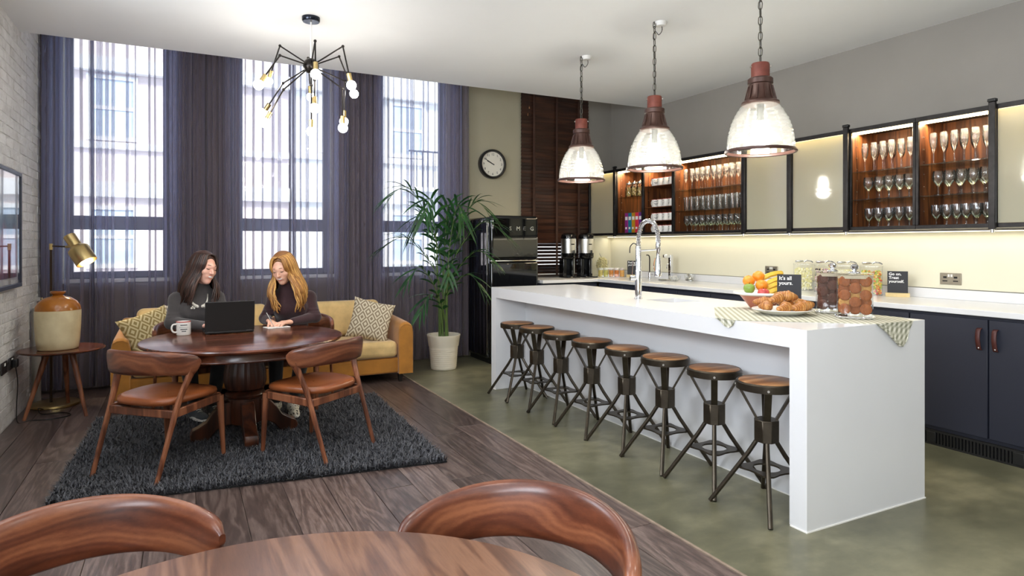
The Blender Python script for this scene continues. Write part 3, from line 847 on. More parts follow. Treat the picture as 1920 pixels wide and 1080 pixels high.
# spring tap on the island
TX, TY = 2.92, 3.70
tp_ = thing('spray_tap', 'tall chrome spring-neck spray tap standing on the island', 'tap', (TX, TY, IH))
MB().lathe([(0.030, 0), (0.030, 0.006), (0.024, 0.010), (0.024, 0.20), (0.0215, 0.206), (0.0195, 0.21), (0.0195, 0.375), (0.015, 0.385)], 20).obj('column', M_chrome, tp_, smooth=True)
dx, dy = 0.127, -0.065      # reach of the neck, towards the sink
arch = spline([(0, 0, 0.38), (0.004, -0.002, 0.46), (0.024, -0.012, 0.535), (0.064, -0.033, 0.562), (0.104, -0.053, 0.535), (0.125, -0.064, 0.46), (dx, dy, 0.40)], 14)
MB().tube(arch, 0.0085, 8).obj('hose', M_black, tp_, smooth=True)
arc2 = spline(arch, 5)
L = len(arc2); coil = []
for i, p in enumerate(arc2):
    d = (arc2[min(i + 1, L - 1)] - arc2[max(i - 1, 0)]).normalized()
    s = Vector((0.45, 0.89, 0)).normalized(); s = (s - d * s.dot(d)).normalized(); w = d.cross(s)
    a = i * 2 * PI * 46 / L
    coil.append(p + (s * math.cos(a) + w * math.sin(a)) * 0.0155)
MB().tube(coil, 0.0033, 5).obj('spring', M_chrome, tp_, smooth=True)
M0 = MB(); M0.lathe([(0.012, 0.41), (0.018, 0.40), (0.018, 0.355), (0.013, 0.345), (0.013, 0.30), (0.019, 0.285), (0.021, 0.20), (0.026, 0.19), (0.026, 0.165), (0.020, 0.160)], 16, c=(dx, dy, 0)).obj('spray_head', M_chrome, tp_, smooth=True)
MB().cyl((0, 0, 0.345), (dx, dy, 0.355), 0.0055, n=8).obj('support_arm', M_chrome, tp_, smooth=True)
MB().tube(spline([(dx - 0.024, dy + 0.006, 0.20), (dx - 0.034, dy + 0.008, 0.24), (dx - 0.026, dy + 0.004, 0.295)], 4), 0.004, 6).obj('trigger', M_chrome, tp_, smooth=True)
MB().cyl((0.0, 0.0, 0.15), (-0.052, 0.026, 0.15), 0.019, n=14).obj('valve', M_chrome, tp_, smooth=True)
MB().cyl((-0.040, 0.020, 0.165), (-0.034, 0.017, 0.275), 0.0035, n=6).obj('lever', M_chrome, tp_, smooth=True)
MB().tube(spline([(-0.01, 0.0, 0.385), (-0.03, 0.015, 0.40), (-0.052, 0.026, 0.375), (-0.055, 0.028, 0.33)], 5), 0.0035, 6).obj('side_hook', M_black, tp_, smooth=True)

# ================================================================ bar stools
M_iron = plain('raw_dark_iron', (72, 65, 55), 0.34, 0.8, var=0.3, vscale=14)
M_seatw = wood('worn_seat_wood', (104, 66, 38), (150, 102, 64), (184, 138, 94), 1.0, 'X', 0.4, 0.3)
M_bolt = plain('bright_bolt', (190, 186, 178), 0.3, 0.9)
def stool_parts(s):
    MB().lathe([(0.001, 0.640), (0.128, 0.641), (0.134, 0.638), (0.136, 0.630), (0.130, 0.610), (0.001, 0.608)], 32, cap=False).obj('seat', M_seatw, s, smooth=True)
    MB().lathe([(0.136, 0.598), (0.146, 0.598), (0.147, 0.632), (0.141, 0.639), (0.134, 0.637), (0.136, 0.598)], 32, cap=False).obj('rim_band', M_iron, s, smooth=True)
    for k in range(4):
        a = PI / 4 + k * PI / 2
        c, sn = math.cos(a), math.sin(a); tg = (-sn, c, 0)
        b = MB(); b.bar((c * 0.130, sn * 0.130, 0.600), (c * 0.040, sn * 0.040, 0.435), 0.034, 0.011, up=(c, sn, 0.5))
        b.obj('strut', M_iron, s)
        b = MB(); b.tube([(c * 0.040, sn * 0.040, 0.345), (c * 0.085, sn * 0.085, 0.27), (c * 0.270, sn * 0.270, 0.004)], [0.011, 0.0115, 0.0115], 8)
        b.obj('leg', M_iron, s, smooth=True)
        MB().cyl((c * 0.144, sn * 0.144, 0.612), (c * 0.150, sn * 0.150, 0.612), 0.006, n=8).obj('bolt', M_bolt, s, smooth=True)
    hb = MB(); q = 0.056
    hb.prism([(q, -q * 0.45), (q, q * 0.45), (q * 0.45, q), (-q * 0.45, q), (-q, q * 0.45), (-q, -q * 0.45), (-q * 0.45, -q), (q * 0.45, -q)], 0.335, 0.445)
    hb.obj('hub_block', M_iron, s, bevel=0.003, seg=1)
    ring = MB(); n = 32; vs = []; fs = []
    for z in (0.192, 0.200):
        for k in range(n):
            a = 2 * PI * k / n; ro_ = 0.098 + 0.040 * abs(math.cos(2 * (a - PI / 4))) ** 3
            vs.append((ro_ * math.cos(a), ro_ * math.sin(a), z)); vs.append((0.066 * math.cos(a), 0.066 * math.sin(a), z))
    for k in range(n):
        k2 = (k + 1) % n
        fs += [(2 * k, 2 * k2, 2 * k2 + 1, 2 * k + 1), (2 * n + 2 * k, 2 * n + 2 * k + 1, 2 * n + 2 * k2 + 1, 2 * n + 2 * k2),
               (2 * k, 2 * n + 2 * k, 2 * n + 2 * k2, 2 * k2), (2 * k + 1, 2 * k2 + 1, 2 * n + 2 * k2 + 1, 2 * n + 2 * k + 1)]
    ring.add(vs, fs).obj('foot_plate', M_iron, s)
st_y = [2.29, 2.655, 3.06, 3.44, 3.82, 4.245, 4.64, 4.965]
st_lab = ['nearest bar stool, partly hidden by the near end of the white island', 'second bar stool from the near end of the island', 'third bar stool from the near end of the island',
          'fourth bar stool from the near end of the island', 'fifth bar stool from the near end, fourth from the fridge', 'sixth bar stool from the near end, third from the fridge',
          'seventh bar stool, second from the black fridge', 'farthest bar stool, tucked beside the far island end']
s0 = thing('bar_stool', st_lab[0], 'stool', (2.61, st_y[0], 0), 0, 'iron bar stools with round wooden seats')
stool_parts(s0)
for k in range(1, 8): dup(s0, (2.61 + random.uniform(-0.012, 0.012), st_y[k], 0), random.uniform(-0.05, 0.05), st_lab[k])

# ================================================================ pendants over the island
def ribbed():
    t = NT('ribbed_pendant_glass')
    tr = t.n('ShaderNodeBsdfTransparent'); tr.inputs['Color'].default_value = (0.96, 0.97, 0.94, 1)
    tl = t.n('ShaderNodeBsdfTranslucent'); tl.inputs['Color'].default_value = (0.9, 0.92, 0.86, 1)
    gl = t.n('ShaderNodeBsdfGlossy'); gl.inputs['Roughness'].default_value = 0.08
    a = t.n('ShaderNodeMixShader'); a.inputs[0].default_value = 0.13; t.link(tr.outputs[0], a.inputs[1]); t.link(tl.outputs[0], a.inputs[2])
    f = t.n('ShaderNodeFresnel'); f.inputs['IOR'].default_value = 1.5
    b = t.n('ShaderNodeMixShader'); t.link(t.math('ADD', f.outputs[0], 0.10), b.inputs[0]); t.link(a.outputs[0], b.inputs[1]); t.link(gl.outputs[0], b.inputs[2])
    return t.done(b.outputs[0])
M_rib = ribbed()
M_rust = plain('red_oxide_cap', (112, 56, 44), 0.55, 0.2, var=0.25, vscale=20)
M_brown = plain('brown_enamel', (70, 46, 38), 0.4, 0.3, var=0.2, vscale=14)
M_chain = plain('dull_chain', (92, 88, 80), 0.4, 0.85)
M_lampw = emit('pendant_bulb', (255, 250, 240), 20)
def pendant(yy, label):
    p = thing('pendant_lamp', label, 'lamp', (3.15, yy, 1.88), 0, 'ribbed glass pendants over the island')
    prof = []
    for k in range(61):
        t = k / 60
        r = 0.198 * math.sqrt(1 - (0.866 * t) ** 2); z = 0.012 + 0.285 * t
        if t > 0.30: r += 0.0019 * math.sin((t - 0.30) * 2 * PI * 11.5)
        prof.append((r, z))
    rt_ = prof[-1][0]
    MB().lathe(prof, 48, cap=False).obj('glass_shade', M_rib, p, smooth=True, angle=180)
    MB().lathe([(0.196, 0.0), (0.208, -0.003), (0.211, 0.004), (0.208, 0.016), (0.198, 0.018), (0.194, 0.010), (0.196, 0.0)], 48, cap=False).obj('rim_ring', M_brown, p, smooth=True)
    MB().lathe([(0.001, 0.296), (rt_ + 0.004, 0.290), (rt_ + 0.012, 0.297), (rt_ + 0.010, 0.308), (0.092, 0.318), (0.078, 0.350), (0.069, 0.400), (0.067, 0.415), (0.074, 0.420), (0.074, 0.448), (0.067, 0.455), (0.001, 0.456)], 32, cap=False).obj('neck', M_brown, p, smooth=True)
    for k in range(12):
        a = 2 * PI * k / 12
        MB().bar((0.093 * math.cos(a), 0.093 * math.sin(a), 0.32), (0.071 * math.cos(a), 0.071 * math.sin(a), 0.405), 0.006, 0.006).obj('neck_rib', M_brown, p)
    MB().lathe([(0.001, 0.456), (0.054, 0.456), (0.054, 0.535), (0.050, 0.545), (0.001, 0.547)], 24, cap=False).obj('cap', M_rust, p, smooth=True)
    for a in (2.6, 5.6): MB().cyl((0.052 * math.cos(a), 0.052 * math.sin(a), 0.525), (0.062 * math.cos(a), 0.062 * math.sin(a), 0.525), 0.006, n=8).obj('screw', M_bolt, p)
    MB().ball((0, 0, 0.115), (0.055, 0.055, 0.085), 16, 12).obj('bulb', M_lampw, p, smooth=True)
    MB().cyl((0, 0, 0.19), (0, 0, 0.296), 0.022, n=12).obj('lamp_holder', M_black, p)
    # chain of links up to the ceiling
    z = 0.543; k = 0; top = HC - 1.88 - 0.012
    lk = None
    while z < top:
        pts = []
        for q in range(12):
            a = 2 * PI * q / 12
            pts.append((0.0115 * math.cos(a), 0, 0.021 * math.sin(a) + 0.007 * (1 if math.sin(a) > 0 else -1)))
        pts.append(pts[0])
        if lk is None: lk = MB().tube(pts, 0.0031, 6, cap=False).mesh('chain_link', True, 180)
        o = link('chain_link', lk, M_chain, p, loc=(0, 0, min(z + 0.026, top - 0.012)))
        o.rotation_euler = (0, 0, (k % 2) * PI / 2 + 0.4)
        z += 0.0475; k += 1
    MB().tube(spline([(0.002, 0, 0.55), (0.006, 0.003, 0.75), (-0.004, 0.002, 0.95), (0.004, 0, top - 0.06), (0.03, -0.012, top - 0.085), (0.055, -0.02, top - 0.05), (0.05, -0.018, top)], 6), 0.0028, 6).obj('flex', M_black, p, smooth=True)
    MB().lathe([(0.001, top - 0.022), (0.036, top - 0.020), (0.046, top + 0.004), (0.046, top + 0.0115)], 20, c=(0.045, -0.016, 0)).obj('ceiling_rose', M_white, p, smooth=True)
    MB().cyl((0, 0, top - 0.01), (0, 0, top + 0.0115), 0.004, n=6).obj('hook', M_chain, p)
    add_light('pendant_glow', 'POINT', (3.15, yy, 1.90), (0, 0, 0), 9, (1.0, 0.96, 0.88), size=0.06)
pendant(4.79, 'ribbed glass pendant lamp farthest along the island, nearest the window blind')
pendant(3.80, 'middle ribbed glass pendant lamp of the three over the island')
pendant(2.81, 'nearest and largest-looking ribbed glass pendant lamp, in front of the wall cabinets')

# ================================================================ fridge
fr = thing('fridge', 'glossy black retro fridge freezer with rounded edges beside the palm', 'fridge', (3.305, 6.36, 0))
M_gloss = plain('gloss_black_enamel', (7, 8, 10), 0.05, var=0.02, Coat_Weight=0.6)
MB().box(-0.305, 0.075, 0.05, 0.305, 0.66, 1.625).obj('cabinet', M_gloss, fr, bevel=0.035, seg=4)
MB().box(-0.303, 0.0, 0.06, 0.303, 0.072, 1.13).obj('lower_door', M_gloss, fr, bevel=0.03, seg=5)
ud = MB().box(-0.303, 0.0, 1.145, 0.303, 0.072, 1.64).obj('upper_door', M_gloss, fr, bevel=0.035, seg=5)
MB().box(-0.27, 0.04, 0.0, 0.27, 0.62, 0.05).obj('plinth', M_black, fr)
MB().box(-0.295, -0.006, 1.131, 0.295, 0.05, 1.144).obj('door_trim', M_chrome, fr, bevel=0.002)
MB().cyl((-0.312, 0.07, 0.10), (-0.312, 0.07, 1.60), 0.005, n=8).obj('side_trim', M_chrome, fr, smooth=True)
xx = -0.075
for ch in 'SMEG':
    me = text_mesh(ch, 0.062, 0.003, bold=0.0012)
    o = link('letter', me, M_chrome, fr, loc=(xx, -0.0035, 1.475)); o.rotation_euler = (R(90), 0, 0); xx += 0.088

# ================================================================ coffee urns
M_urnb = plain('urn_black', (14, 14, 15), 0.12)
def urn(x, y, label):
    u = thing('coffee_urn', label, 'urn', (x, y, 0.912), 0, 'coffee urns on the worktop')
    MB().lathe([(0.001, 0.30), (0.094, 0.30), (0.094, 0.475), (0.001, 0.475)], 28, cap=False).obj('steel_body', M_steel, u, smooth=True)
    MB().lathe([(0.001, 0.475), (0.096, 0.475), (0.097, 0.49), (0.088, 0.525), (0.06, 0.545), (0.001, 0.55)], 28, cap=False).obj('lid', M_urnb, u, smooth=True)
    MB().lathe([(0.001, 0.235), (0.086, 0.235), (0.094, 0.25), (0.095, 0.30), (0.001, 0.30)], 28, cap=False).obj('collar', M_urnb, u, smooth=True)
    MB().box(-0.086, -0.02, 0.0, -0.036, 0.085, 0.235).obj('stand_leg', M_urnb, u, bevel=0.01)
    MB().box(0.036, -0.02, 0.0, 0.086, 0.085, 0.235).obj('stand_leg', M_urnb, u, bevel=0.01)
    MB().box(-0.036, 0.06, 0.0, 0.036, 0.085, 0.235).obj('stand_back', M_urnb, u)
    MB().box(-0.09, -0.13, 0.0, 0.09, 0.085, 0.016).obj('drip_tray', M_urnb, u, bevel=0.006)
    MB().tube([(0.0, -0.08, 0.262), (0.0, -0.115, 0.262), (0.0, -0.125, 0.235)], 0.014, 10).obj('spout', M_urnb, u, smooth=True)
    MB().box(-0.009, -0.128, 0.275, 0.009, -0.108, 0.335).obj('tap_lever', M_urnb, u, bevel=0.004)
    MB().cyl((0, -0.125, 0.235), (0, -0.125, 0.05), 0.006, n=8).obj('sight_tube', M_steel, u, smooth=True)
    MB().box(-0.022, -0.097, 0.40, 0.022, -0.0925, 0.415).obj('printed_patch', M_black, u)
urn(4.22, 6.70, 'black and steel coffee urn nearer the fridge')
urn(4.475, 6.70, 'black and steel coffee urn nearer the wall corner')
# ================================================================ lounge: materials
M_walnut = figured('figured_walnut', (52, 25, 17), (98, 53, 35), (136, 84, 56))
M_walnut_leg = wood('walnut_legs', (72, 38, 24), (118, 68, 44), (150, 96, 66), 1.0, 'Z', 0.36, 0.4)
M_mahog = wood('dark_mahogany', (46, 22, 14), (84, 44, 28), (112, 62, 40), 0.9, 'X', 0.20, 0.5)
M_mahog_d = wood('dark_mahogany_column', (36, 18, 12), (64, 34, 22), (88, 48, 30), 0.9, 'Z', 0.3, 0.3)
M_oak = wood('stained_oak_top', (78, 50, 38), (108, 74, 56), (134, 97, 75), 2.8, 'Y', 0.32, 0.7, ring=18.0)
M_tan = plain('tan_leather', (138, 76, 40), 0.34, var=0.16, vscale=9, bump=0.08, bscale=200)
def velvet(name, rgb):
    t = NT(name)
    v = t.coords('Object')
    f = t.noise(v, 7, 5, 0.6)
    c = lin(rgb)
    col = t.ramp(f, [(0.3, tuple(x * 0.78 for x in c)), (0.7, tuple(min(1, x * 1.15) for x in c))])
    return t.done(t.bsdf(col, 0.75, 0, t.bump(t.noise(v, 180, 2), 0.1, 0.002), Sheen_Weight=0.5, Sheen_Roughness=0.4))
M_mustard = velvet('mustard_velvet', (172, 114, 38))
M_gold = velvet('pale_gold_velvet', (214, 182, 124))
M_brass = plain('brushed_brass', (206, 180, 124), 0.3, 1.0, var=0.08, vscale=20)
M_darkfoot = plain('ebonised_foot', (26, 20, 18), 0.4)

# ================================================================ rug
def rug():
    q = [Vector((-0.60, 3.905, 0)), Vector((1.43, 3.645, 0)), Vector((1.49, 5.53, 0)), Vector((-0.555, 5.67, 0))]
    ctr = sum(q, Vector()) / 4
    root = thing('shaggy_rug', 'charcoal shaggy rug under the round pedestal table', 'rug', ctr)
    b = MB(); b.prism([(p.x - ctr.x, p.y - ctr.y) for p in q], 0.001, 0.010)
    b.obj('backing', plain('rug_backing', (22, 22, 24), 0.95), root)
    n = 120000
    u = RNG.random(n); v = RNG.random(n)
    Q = np.array([(p.x - ctr.x, p.y - ctr.y) for p in q])
    base = ((1 - u) * (1 - v))[:, None] * Q[0] + (u * (1 - v))[:, None] * Q[1] + (u * v)[:, None] * Q[2] + ((1 - u) * v)[:, None] * Q[3]
    ang = RNG.random(n) * 2 * PI; ln = 0.026 + 0.030 * RNG.random(n); lean = 0.45 + 1.0 * RNG.random(n)
    d = np.stack([np.cos(ang), np.sin(ang)], 1)
    wdt = (0.0018 + 0.0020 * RNG.random(n))[:, None]
    s = np.stack([-d[:, 1], d[:, 0]], 1) * wdt
    z0 = np.full(n, 0.008)
    h = ln * np.cos(lean); r = ln * np.sin(lean)
    mid = base + d * (r * 0.35)[:, None]; tip = base + d * r[:, None]
    V = np.empty((n, 5, 3))
    V[:, 0, :2] = base - s; V[:, 1, :2] = base + s; V[:, 2, :2] = mid + s; V[:, 3, :2] = mid - s; V[:, 4, :2] = tip
    V[:, 0, 2] = z0; V[:, 1, 2] = z0; V[:, 2, 2] = z0 + h * 0.62; V[:, 3, 2] = z0 + h * 0.62; V[:, 4, 2] = z0 + h
    me = bpy.data.meshes.new('pile')
    idx = np.arange(n)[:, None] * 5
    me.vertices.add(n * 5); me.vertices.foreach_set('co', V.reshape(-1))
    loops = np.concatenate([idx + np.array([0, 1, 2, 3]), idx + np.array([3, 2, 4])], 1).reshape(-1)
    me.loops.add(len(loops)); me.loops.foreach_set('vertex_index', loops.astype(np.int32))
    st = np.stack([np.arange(n) * 7, np.arange(n) * 7 + 4], 1).reshape(-1)
    me.polygons.add(n * 2); me.polygons.foreach_set('loop_start', st.astype(np.int32))
    me.polygons.foreach_set('loop_total', np.tile([4, 3], n).astype(np.int32))
    me.update(calc_edges=True)
    t = NT('charcoal_pile')
    nz = t.noise(t.coords('Position'), 300, 1); nb = t.noise(t.coords('Position'), 5, 3)
    col = t.mix(nb, t.ramp(nz, [(0.38, lin((32, 33, 38))), (0.54, lin((76, 77, 84))), (0.70, lin((160, 160, 164)))]), lin((58, 59, 64)))
    m = t.done(t.bsdf(col, 0.6, 0))
    o = link('pile', me, m, root); o['kind'] = 'stuff'
rug()

# ================================================================ dining chair with a curved barrel back
def chair_parts(c):
    # curved backrest band, made as a closed ring section swept along an arc
    n = 40; A = R(86); P = []
    for i in range(n + 1):
        t = -1 + 2 * i / n
        a = t * A
        e = abs(t)
        top = 0.725 - 0.060 * e ** 2.2 - 0.02 * max(0, (e - 0.9) / 0.1) ** 2
        hgt = (0.140 - 0.030 * e ** 2) * (1 - max(0, (e - 0.86) / 0.14) ** 2 * 0.78)
        th = 0.030 + 0.010 * e
        if e > 0.88: th *= 1 - 0.6 * ((e - 0.88) / 0.12) ** 2
        rad = 0.262 + 0.012 * e
        lean = 0.020 * (1 - e)                       # the middle leans back a little at the top
        dx, dy = math.sin(a), math.cos(a)
        ring = []
        for k in range(12):
            b = 2 * PI * k / 12
            sx = math.copysign(abs(math.cos(b)) ** 0.55, math.cos(b)); sz = math.copysign(abs(math.sin(b)) ** 0.7, math.sin(b))
            rr = rad + sx * th / 2 + lean * (0.5 + sz / 2)
            ring.append((dx * rr, dy * rr, top - hgt / 2 + sz * hgt / 2))
        ring.append(ring[0]); P.append(ring)
    b = MB().sheet(P)
    b.add(P[0][:12], [tuple(range(12))]); b.add(P[-1][:12], [tuple(range(11, -1, -1))])
    b.obj('backrest', M_walnut, c, smooth=True, angle=70)
    for s in (-1, 1):
        # rear leg sweeps up and forwards into the end of the backrest
        pts = [(s * 0.225, 0.285, 0.0), (s * 0.232, 0.195, 0.27), (s * 0.238, 0.135, 0.44), (s * 0.255, 0.092, 0.545), (s * 0.2645, 0.066, 0.605)]
        q = spline(pts, 5); nq = len(q); P2 = []
        for i, p in enumerate(q):
            f = i / (nq - 1)
            wx = (0.017 + 0.011 * f); wy = (0.020 + 0.020 * f + 0.020 * max(0, f - 0.72) / 0.28)
            ring = [(p.x + wx * sx_ * (0.72 if abs(sx_) and abs(sy_) else 1) / 1.0, p.y + wy * sy_ * (0.78 if abs(sx_) and abs(sy_) else 1), p.z) for sx_, sy_ in ((1, 0), (1, 1), (0, 1), (-1, 1), (-1, 0), (-1, -1), (0, -1), (1, -1))]
            P2.append([((a_[0] - p.x) * 0.62 + p.x, (a_[1] - p.y) * 0.62 + p.y, a_[2]) for a_ in ring] + [((ring[0][0] - p.x) * 0.62 + p.x, (ring[0][1] - p.y) * 0.62 + p.y, p.z)])
        m = MB().sheet(P2); m.add(P2[0][:8], [tuple(range(8))]); m.add(P2[-1][:8], [tuple(range(7, -1, -1))])
        m.obj('leg', M_walnut_leg, c, smooth=True, angle=40)
        MB().tube([(s * 0.215, -0.235, 0.0), (s * 0.205, -0.215, 0.385)], [0.012, 0.022], 10).obj('leg', M_walnut_leg, c, smooth=True)
        MB().bar((s * 0.205, -0.215, 0.375), (s * 0.232, 0.16, 0.365), 0.022, 0.045, up=(0, 0, 1)).obj('side_rail', M_walnut_leg, c, bevel=0.004)
    MB().bar((-0.20, -0.215, 0.380), (0.20, -0.215, 0.380), 0.022, 0.040).obj('front_rail', M_walnut_leg, c, bevel=0.004)
    MB().bar((-0.225, 0.165, 0.360), (0.225, 0.165, 0.360), 0.022, 0.045).obj('rear_rail', M_walnut_leg, c, bevel=0.004)
    # leather pad
    m = 36; rows = [(0.86, 0.396), (0.98, 0.402), (1.0, 0.418), (0.985, 0.432), (0.90, 0.441), (0.6, 0.440), (0.25, 0.436), (0.02, 0.435)]
    P = []
    for s, z in rows:
        ring = []
        for k in range(m):
            a = 2 * PI * k / m; ca, sa = math.cos(a), math.sin(a)
            e = (abs(ca) ** 4 + abs(sa) ** 4) ** -0.25
            wx = 0.232 - 0.022 * (sa > 0) * sa
            ring.append((ca * e * wx * s, sa * e * 0.222 * s - 0.02, z + 0.008 * (abs(ca) ** 2) * (s > 0.8)))
        ring.append(ring[0]); P.append(ring)
    MB().sheet(P).obj('seat', M_tan, c, smooth=True, angle=180)
CG = 'walnut chairs with curved backs and tan seats'
chair0 = thing('dining_chair', 'walnut chair with tan seat at left front of the pedestal table, back to camera', 'chair', (-0.085, 4.32, 0.012), R(136), CG)
chair_parts(chair0)
dup(chair0, (0.765, 4.225, 0.012), R(218), 'walnut chair with tan seat at right front of the pedestal table')
dup(chair0, (0.10, 5.46, 0.012), R(16), 'walnut chair holding the dark-haired person')
dup(chair0, (0.84, 5.47, 0.012), R(-24), 'walnut chair holding the blond person')
dup(chair0, (-0.165, 1.53, 0.0), R(20), 'large foreground walnut chair back at lower left, beside the near table')
dup(chair0, (0.60, 1.22, 0.0), R(-52), 'large foreground walnut chair back at lower centre, beside the near table')

# ================================================================ pedestal table
TZ = 0.69
tb = thing('pedestal_table', 'round dark mahogany pedestal table on the shaggy rug', 'table', (0.39, 4.75, 0.010))
z = TZ - 0.010
MB().lathe([(0.001, z - 0.030), (0.60, z - 0.030), (0.625, z - 0.028), (0.637, z - 0.020), (0.640, z - 0.011), (0.636, z - 0.003), (0.626, z), (0.001, z)], 96, cap=False).obj('tabletop', M_mahog, tb, smooth=True)
MB().lathe([(0.575, z - 0.085), (0.588, z - 0.085), (0.592, z - 0.078), (0.588, z - 0.07), (0.588, z - 0.0305), (0.575, z - 0.0305)], 96, cap=False).obj('apron', M_mahog, tb, smooth=True)
n = 48; prof = [(0.135, z - 0.085), (0.135, z - 0.10), (0.118, z - 0.115), (0.122, z - 0.17), (0.135, z - 0.24), (0.138, z - 0.30), (0.125, z - 0.345), (0.100, z - 0.36)]
P = []
for r_, z_ in prof:
    fl_ = 0.006 if 0.25 < z_ < z - 0.105 else 0
    ring = [((r_ - fl_ * (k % 4 in (0,))) * math.cos(2 * PI * k / n), (r_ - fl_ * (k % 4 in (0,))) * math.sin(2 * PI * k / n), z_) for k in range(n)]; ring.append(ring[0]); P.append(ring)
MB().sheet(P).obj('fluted_column', M_mahog_d, tb, smooth=True, angle=25)
MB().lathe([(0.10, 0.10), (0.105, 0.12), (0.105, 0.27), (0.125, 0.28), (0.13, 0.295), (0.12, 0.312), (0.10, 0.322)], 32).obj('lower_column', M_mahog_d, tb, smooth=True)
for k in range(4):
    a = k * PI / 2 + R(2)
    prof2 = [(0.09, 0.255), (0.15, 0.245), (0.20, 0.19), (0.24, 0.13), (0.29, 0.10), (0.325, 0.085), (0.34, 0.055), (0.335, 0.02), (0.32, 0.0), (0.235, 0.0), (0.225, 0.02), (0.18, 0.075), (0.14, 0.095), (0.09, 0.10)]
    m = MB(); nn = len(prof2)
    vs = [(x_, -0.042, z_) for x_, z_ in prof2] + [(x_, 0.042, z_) for x_, z_ in prof2]
    m.M = Matrix.Rotation(a, 4, 'Z')
    m.add(vs, [tuple(range(nn)), tuple(range(2 * nn - 1, nn - 1, -1))] + [(i, nn + i, nn + (i + 1) % nn, (i + 1) % nn) for i in range(nn)])
    m.obj('foot', M_mahog_d, tb, bevel=0.006)

# near table, only its far edge shows
ft = thing('round_oak_table', 'round stained oak table top in the foreground at the bottom edge', 'table', (0.095, 0.865, 0))
MB().lathe([(0.001, TZ - 0.034), (0.585, TZ - 0.034), (0.606, TZ - 0.026), (0.612, TZ - 0.012), (0.609, TZ - 0.003), (0.602, TZ), (0.001, TZ)], 96, cap=False).obj('tabletop', M_oak, ft, smooth=True)
MB().lathe([(0.30, 0.0), (0.30, 0.02), (0.06, 0.05), (0.05, 0.12), (0.05, TZ - 0.06), (0.20, TZ - 0.035)], 32).obj('pedestal', M_mahog_d, ft, smooth=True)

# ================================================================ sofa
so = thing('sofa', 'mustard velvet two-seat sofa under the windows', 'sofa', (0.745, 6.36, 0))
SX = 1.235
MB().box(-SX + 0.01, -0.36, 0.085, SX - 0.01, 0.38, 0.235).obj('base', M_mustard, so, bevel=0.02, seg=3)
for s in (-1, 1):
    P = []
    # arm: slightly flared, rounded top, sloping towards the front
    m = MB()
    prof = [(0.0, 0.085), (0.0, 0.50), (0.015, 0.555), (0.05, 0.575), (0.09, 0.575), (0.12, 0.555), (0.13, 0.50), (0.13, 0.085)]
    for yy, k in ((-0.41, 0.955), (-0.40, 0.985), (-0.36, 1.0), (0.2, 1.05), (0.38, 1.10)):
        P.append([(s * (SX - 0.13 + x_ ), yy, 0.085 + (z_ - 0.085) * k) for x_, z_ in prof])
    m.sheet(P); m.add(P[0], [tuple(range(8))]); m.add(P[-1], [tuple(range(7, -1, -1))])
    m.obj('arm', M_mustard, so, smooth=True, angle=50)
    MB().tube([P[0][i] for i in range(8)], 0.005, 6).obj('piping', M_mustard, so, smooth=True)
    MB().box(s * 0.551 - 0.549, -0.395, 0.238, s * 0.551 + 0.549, 0.20, 0.395).obj('seat_cushion', M_gold, so, bevel=0.05, seg=5)
    bk = MB().box(s * 0.551 - 0.549, -0.08, 0, s * 0.551 + 0.549, 0.08, 0.36).obj('back_cushion', M_gold, so, bevel=0.06, seg=5)
    bk.location = (0, 0.27, 0.385); bk.rotation_euler = (R(-10), 0, 0)
    for yy in (-0.34, 0.32): MB().tube([(s * (SX - 0.10), yy, 0.0), (s * (SX - 0.10), yy, 0.085)], [0.020, 0.032], 4).obj('foot', M_darkfoot, so)
MB().box(-SX + 0.02, 0.30, 0.10, SX - 0.02, 0.41, 0.66).obj('back_frame', M_mustard, so, bevel=0.03, seg=3)

def diamond(name, bgc, fg, scale, rot=0.0):
    t = NT(name)
    v = t.coords('Object', scale=(scale, scale, scale), rot=(0, 0, 0))
    sx = t.n('ShaderNodeSeparateXYZ'); t.link(v, sx.inputs[0])
    # nested diamonds: |fract(x)-.5| + |fract(z)-.5|
    ax = t.math('ABSOLUTE', t.math('SUBTRACT', t.math('FRACT', sx.outputs['X']), 0.5))
    az = t.math('ABSOLUTE', t.math('SUBTRACT', t.math('FRACT', t.math('MULTIPLY', sx.outputs['Z'], 0.75)), 0.5))
    d = t.math('ADD', ax, az)
    st = t.math('FRACT', t.math('MULTIPLY', d, 3.0))
    nz = t.noise(v, 30, 2)
    f = t.math('GREATER_THAN', t.math('ADD', st, t.math('MULTIPLY', nz, 0.25)), 0.62)
    col = t.mix(f, lin(bgc), lin(fg))
    return t.done(t.bsdf(col, 0.85, 0, t.bump(f, 0.2, 0.003)))
def cushion(loc, rot, size, mat, label):
    n = 22; m = MB(); grids = []
    for side in (1, -1):
        P = []
        for i in range(n + 1):
            rw = []
            for j in range(n + 1):
                a, b = -1 + 2 * i / n, -1 + 2 * j / n
                pinch = 1 - 0.085 * (1 - abs(a) ** 2) * abs(b) ** 6 - 0.0
                pin2 = 1 - 0.085 * (1 - abs(b) ** 2) * abs(a) ** 6
                th = ((1 - abs(a) ** 2.6) * (1 - abs(b) ** 2.6)) ** 0.42
                rw.append((a * size * pin2 / 2 * 1.0, side * (0.068 * th + 0.0015), b * size * pinch / 2))
            P.append(rw)
        m.sheet(P)
    o = m.obj('throw_cushion', mat, smooth=True, angle=120)
    o.location = loc; o.rotation_euler = rot
    return tag(o, label, 'cushion', 'patterned cushions on the sofa')
cushion((1.63, 6.16, 0.585), (R(-20), R(14), R(-14)), 0.40, diamond('taupe_diamonds', (206, 196, 172), (136, 120, 98), 11), 'taupe and cream diamond patterned cushion leaning on the right sofa arm')
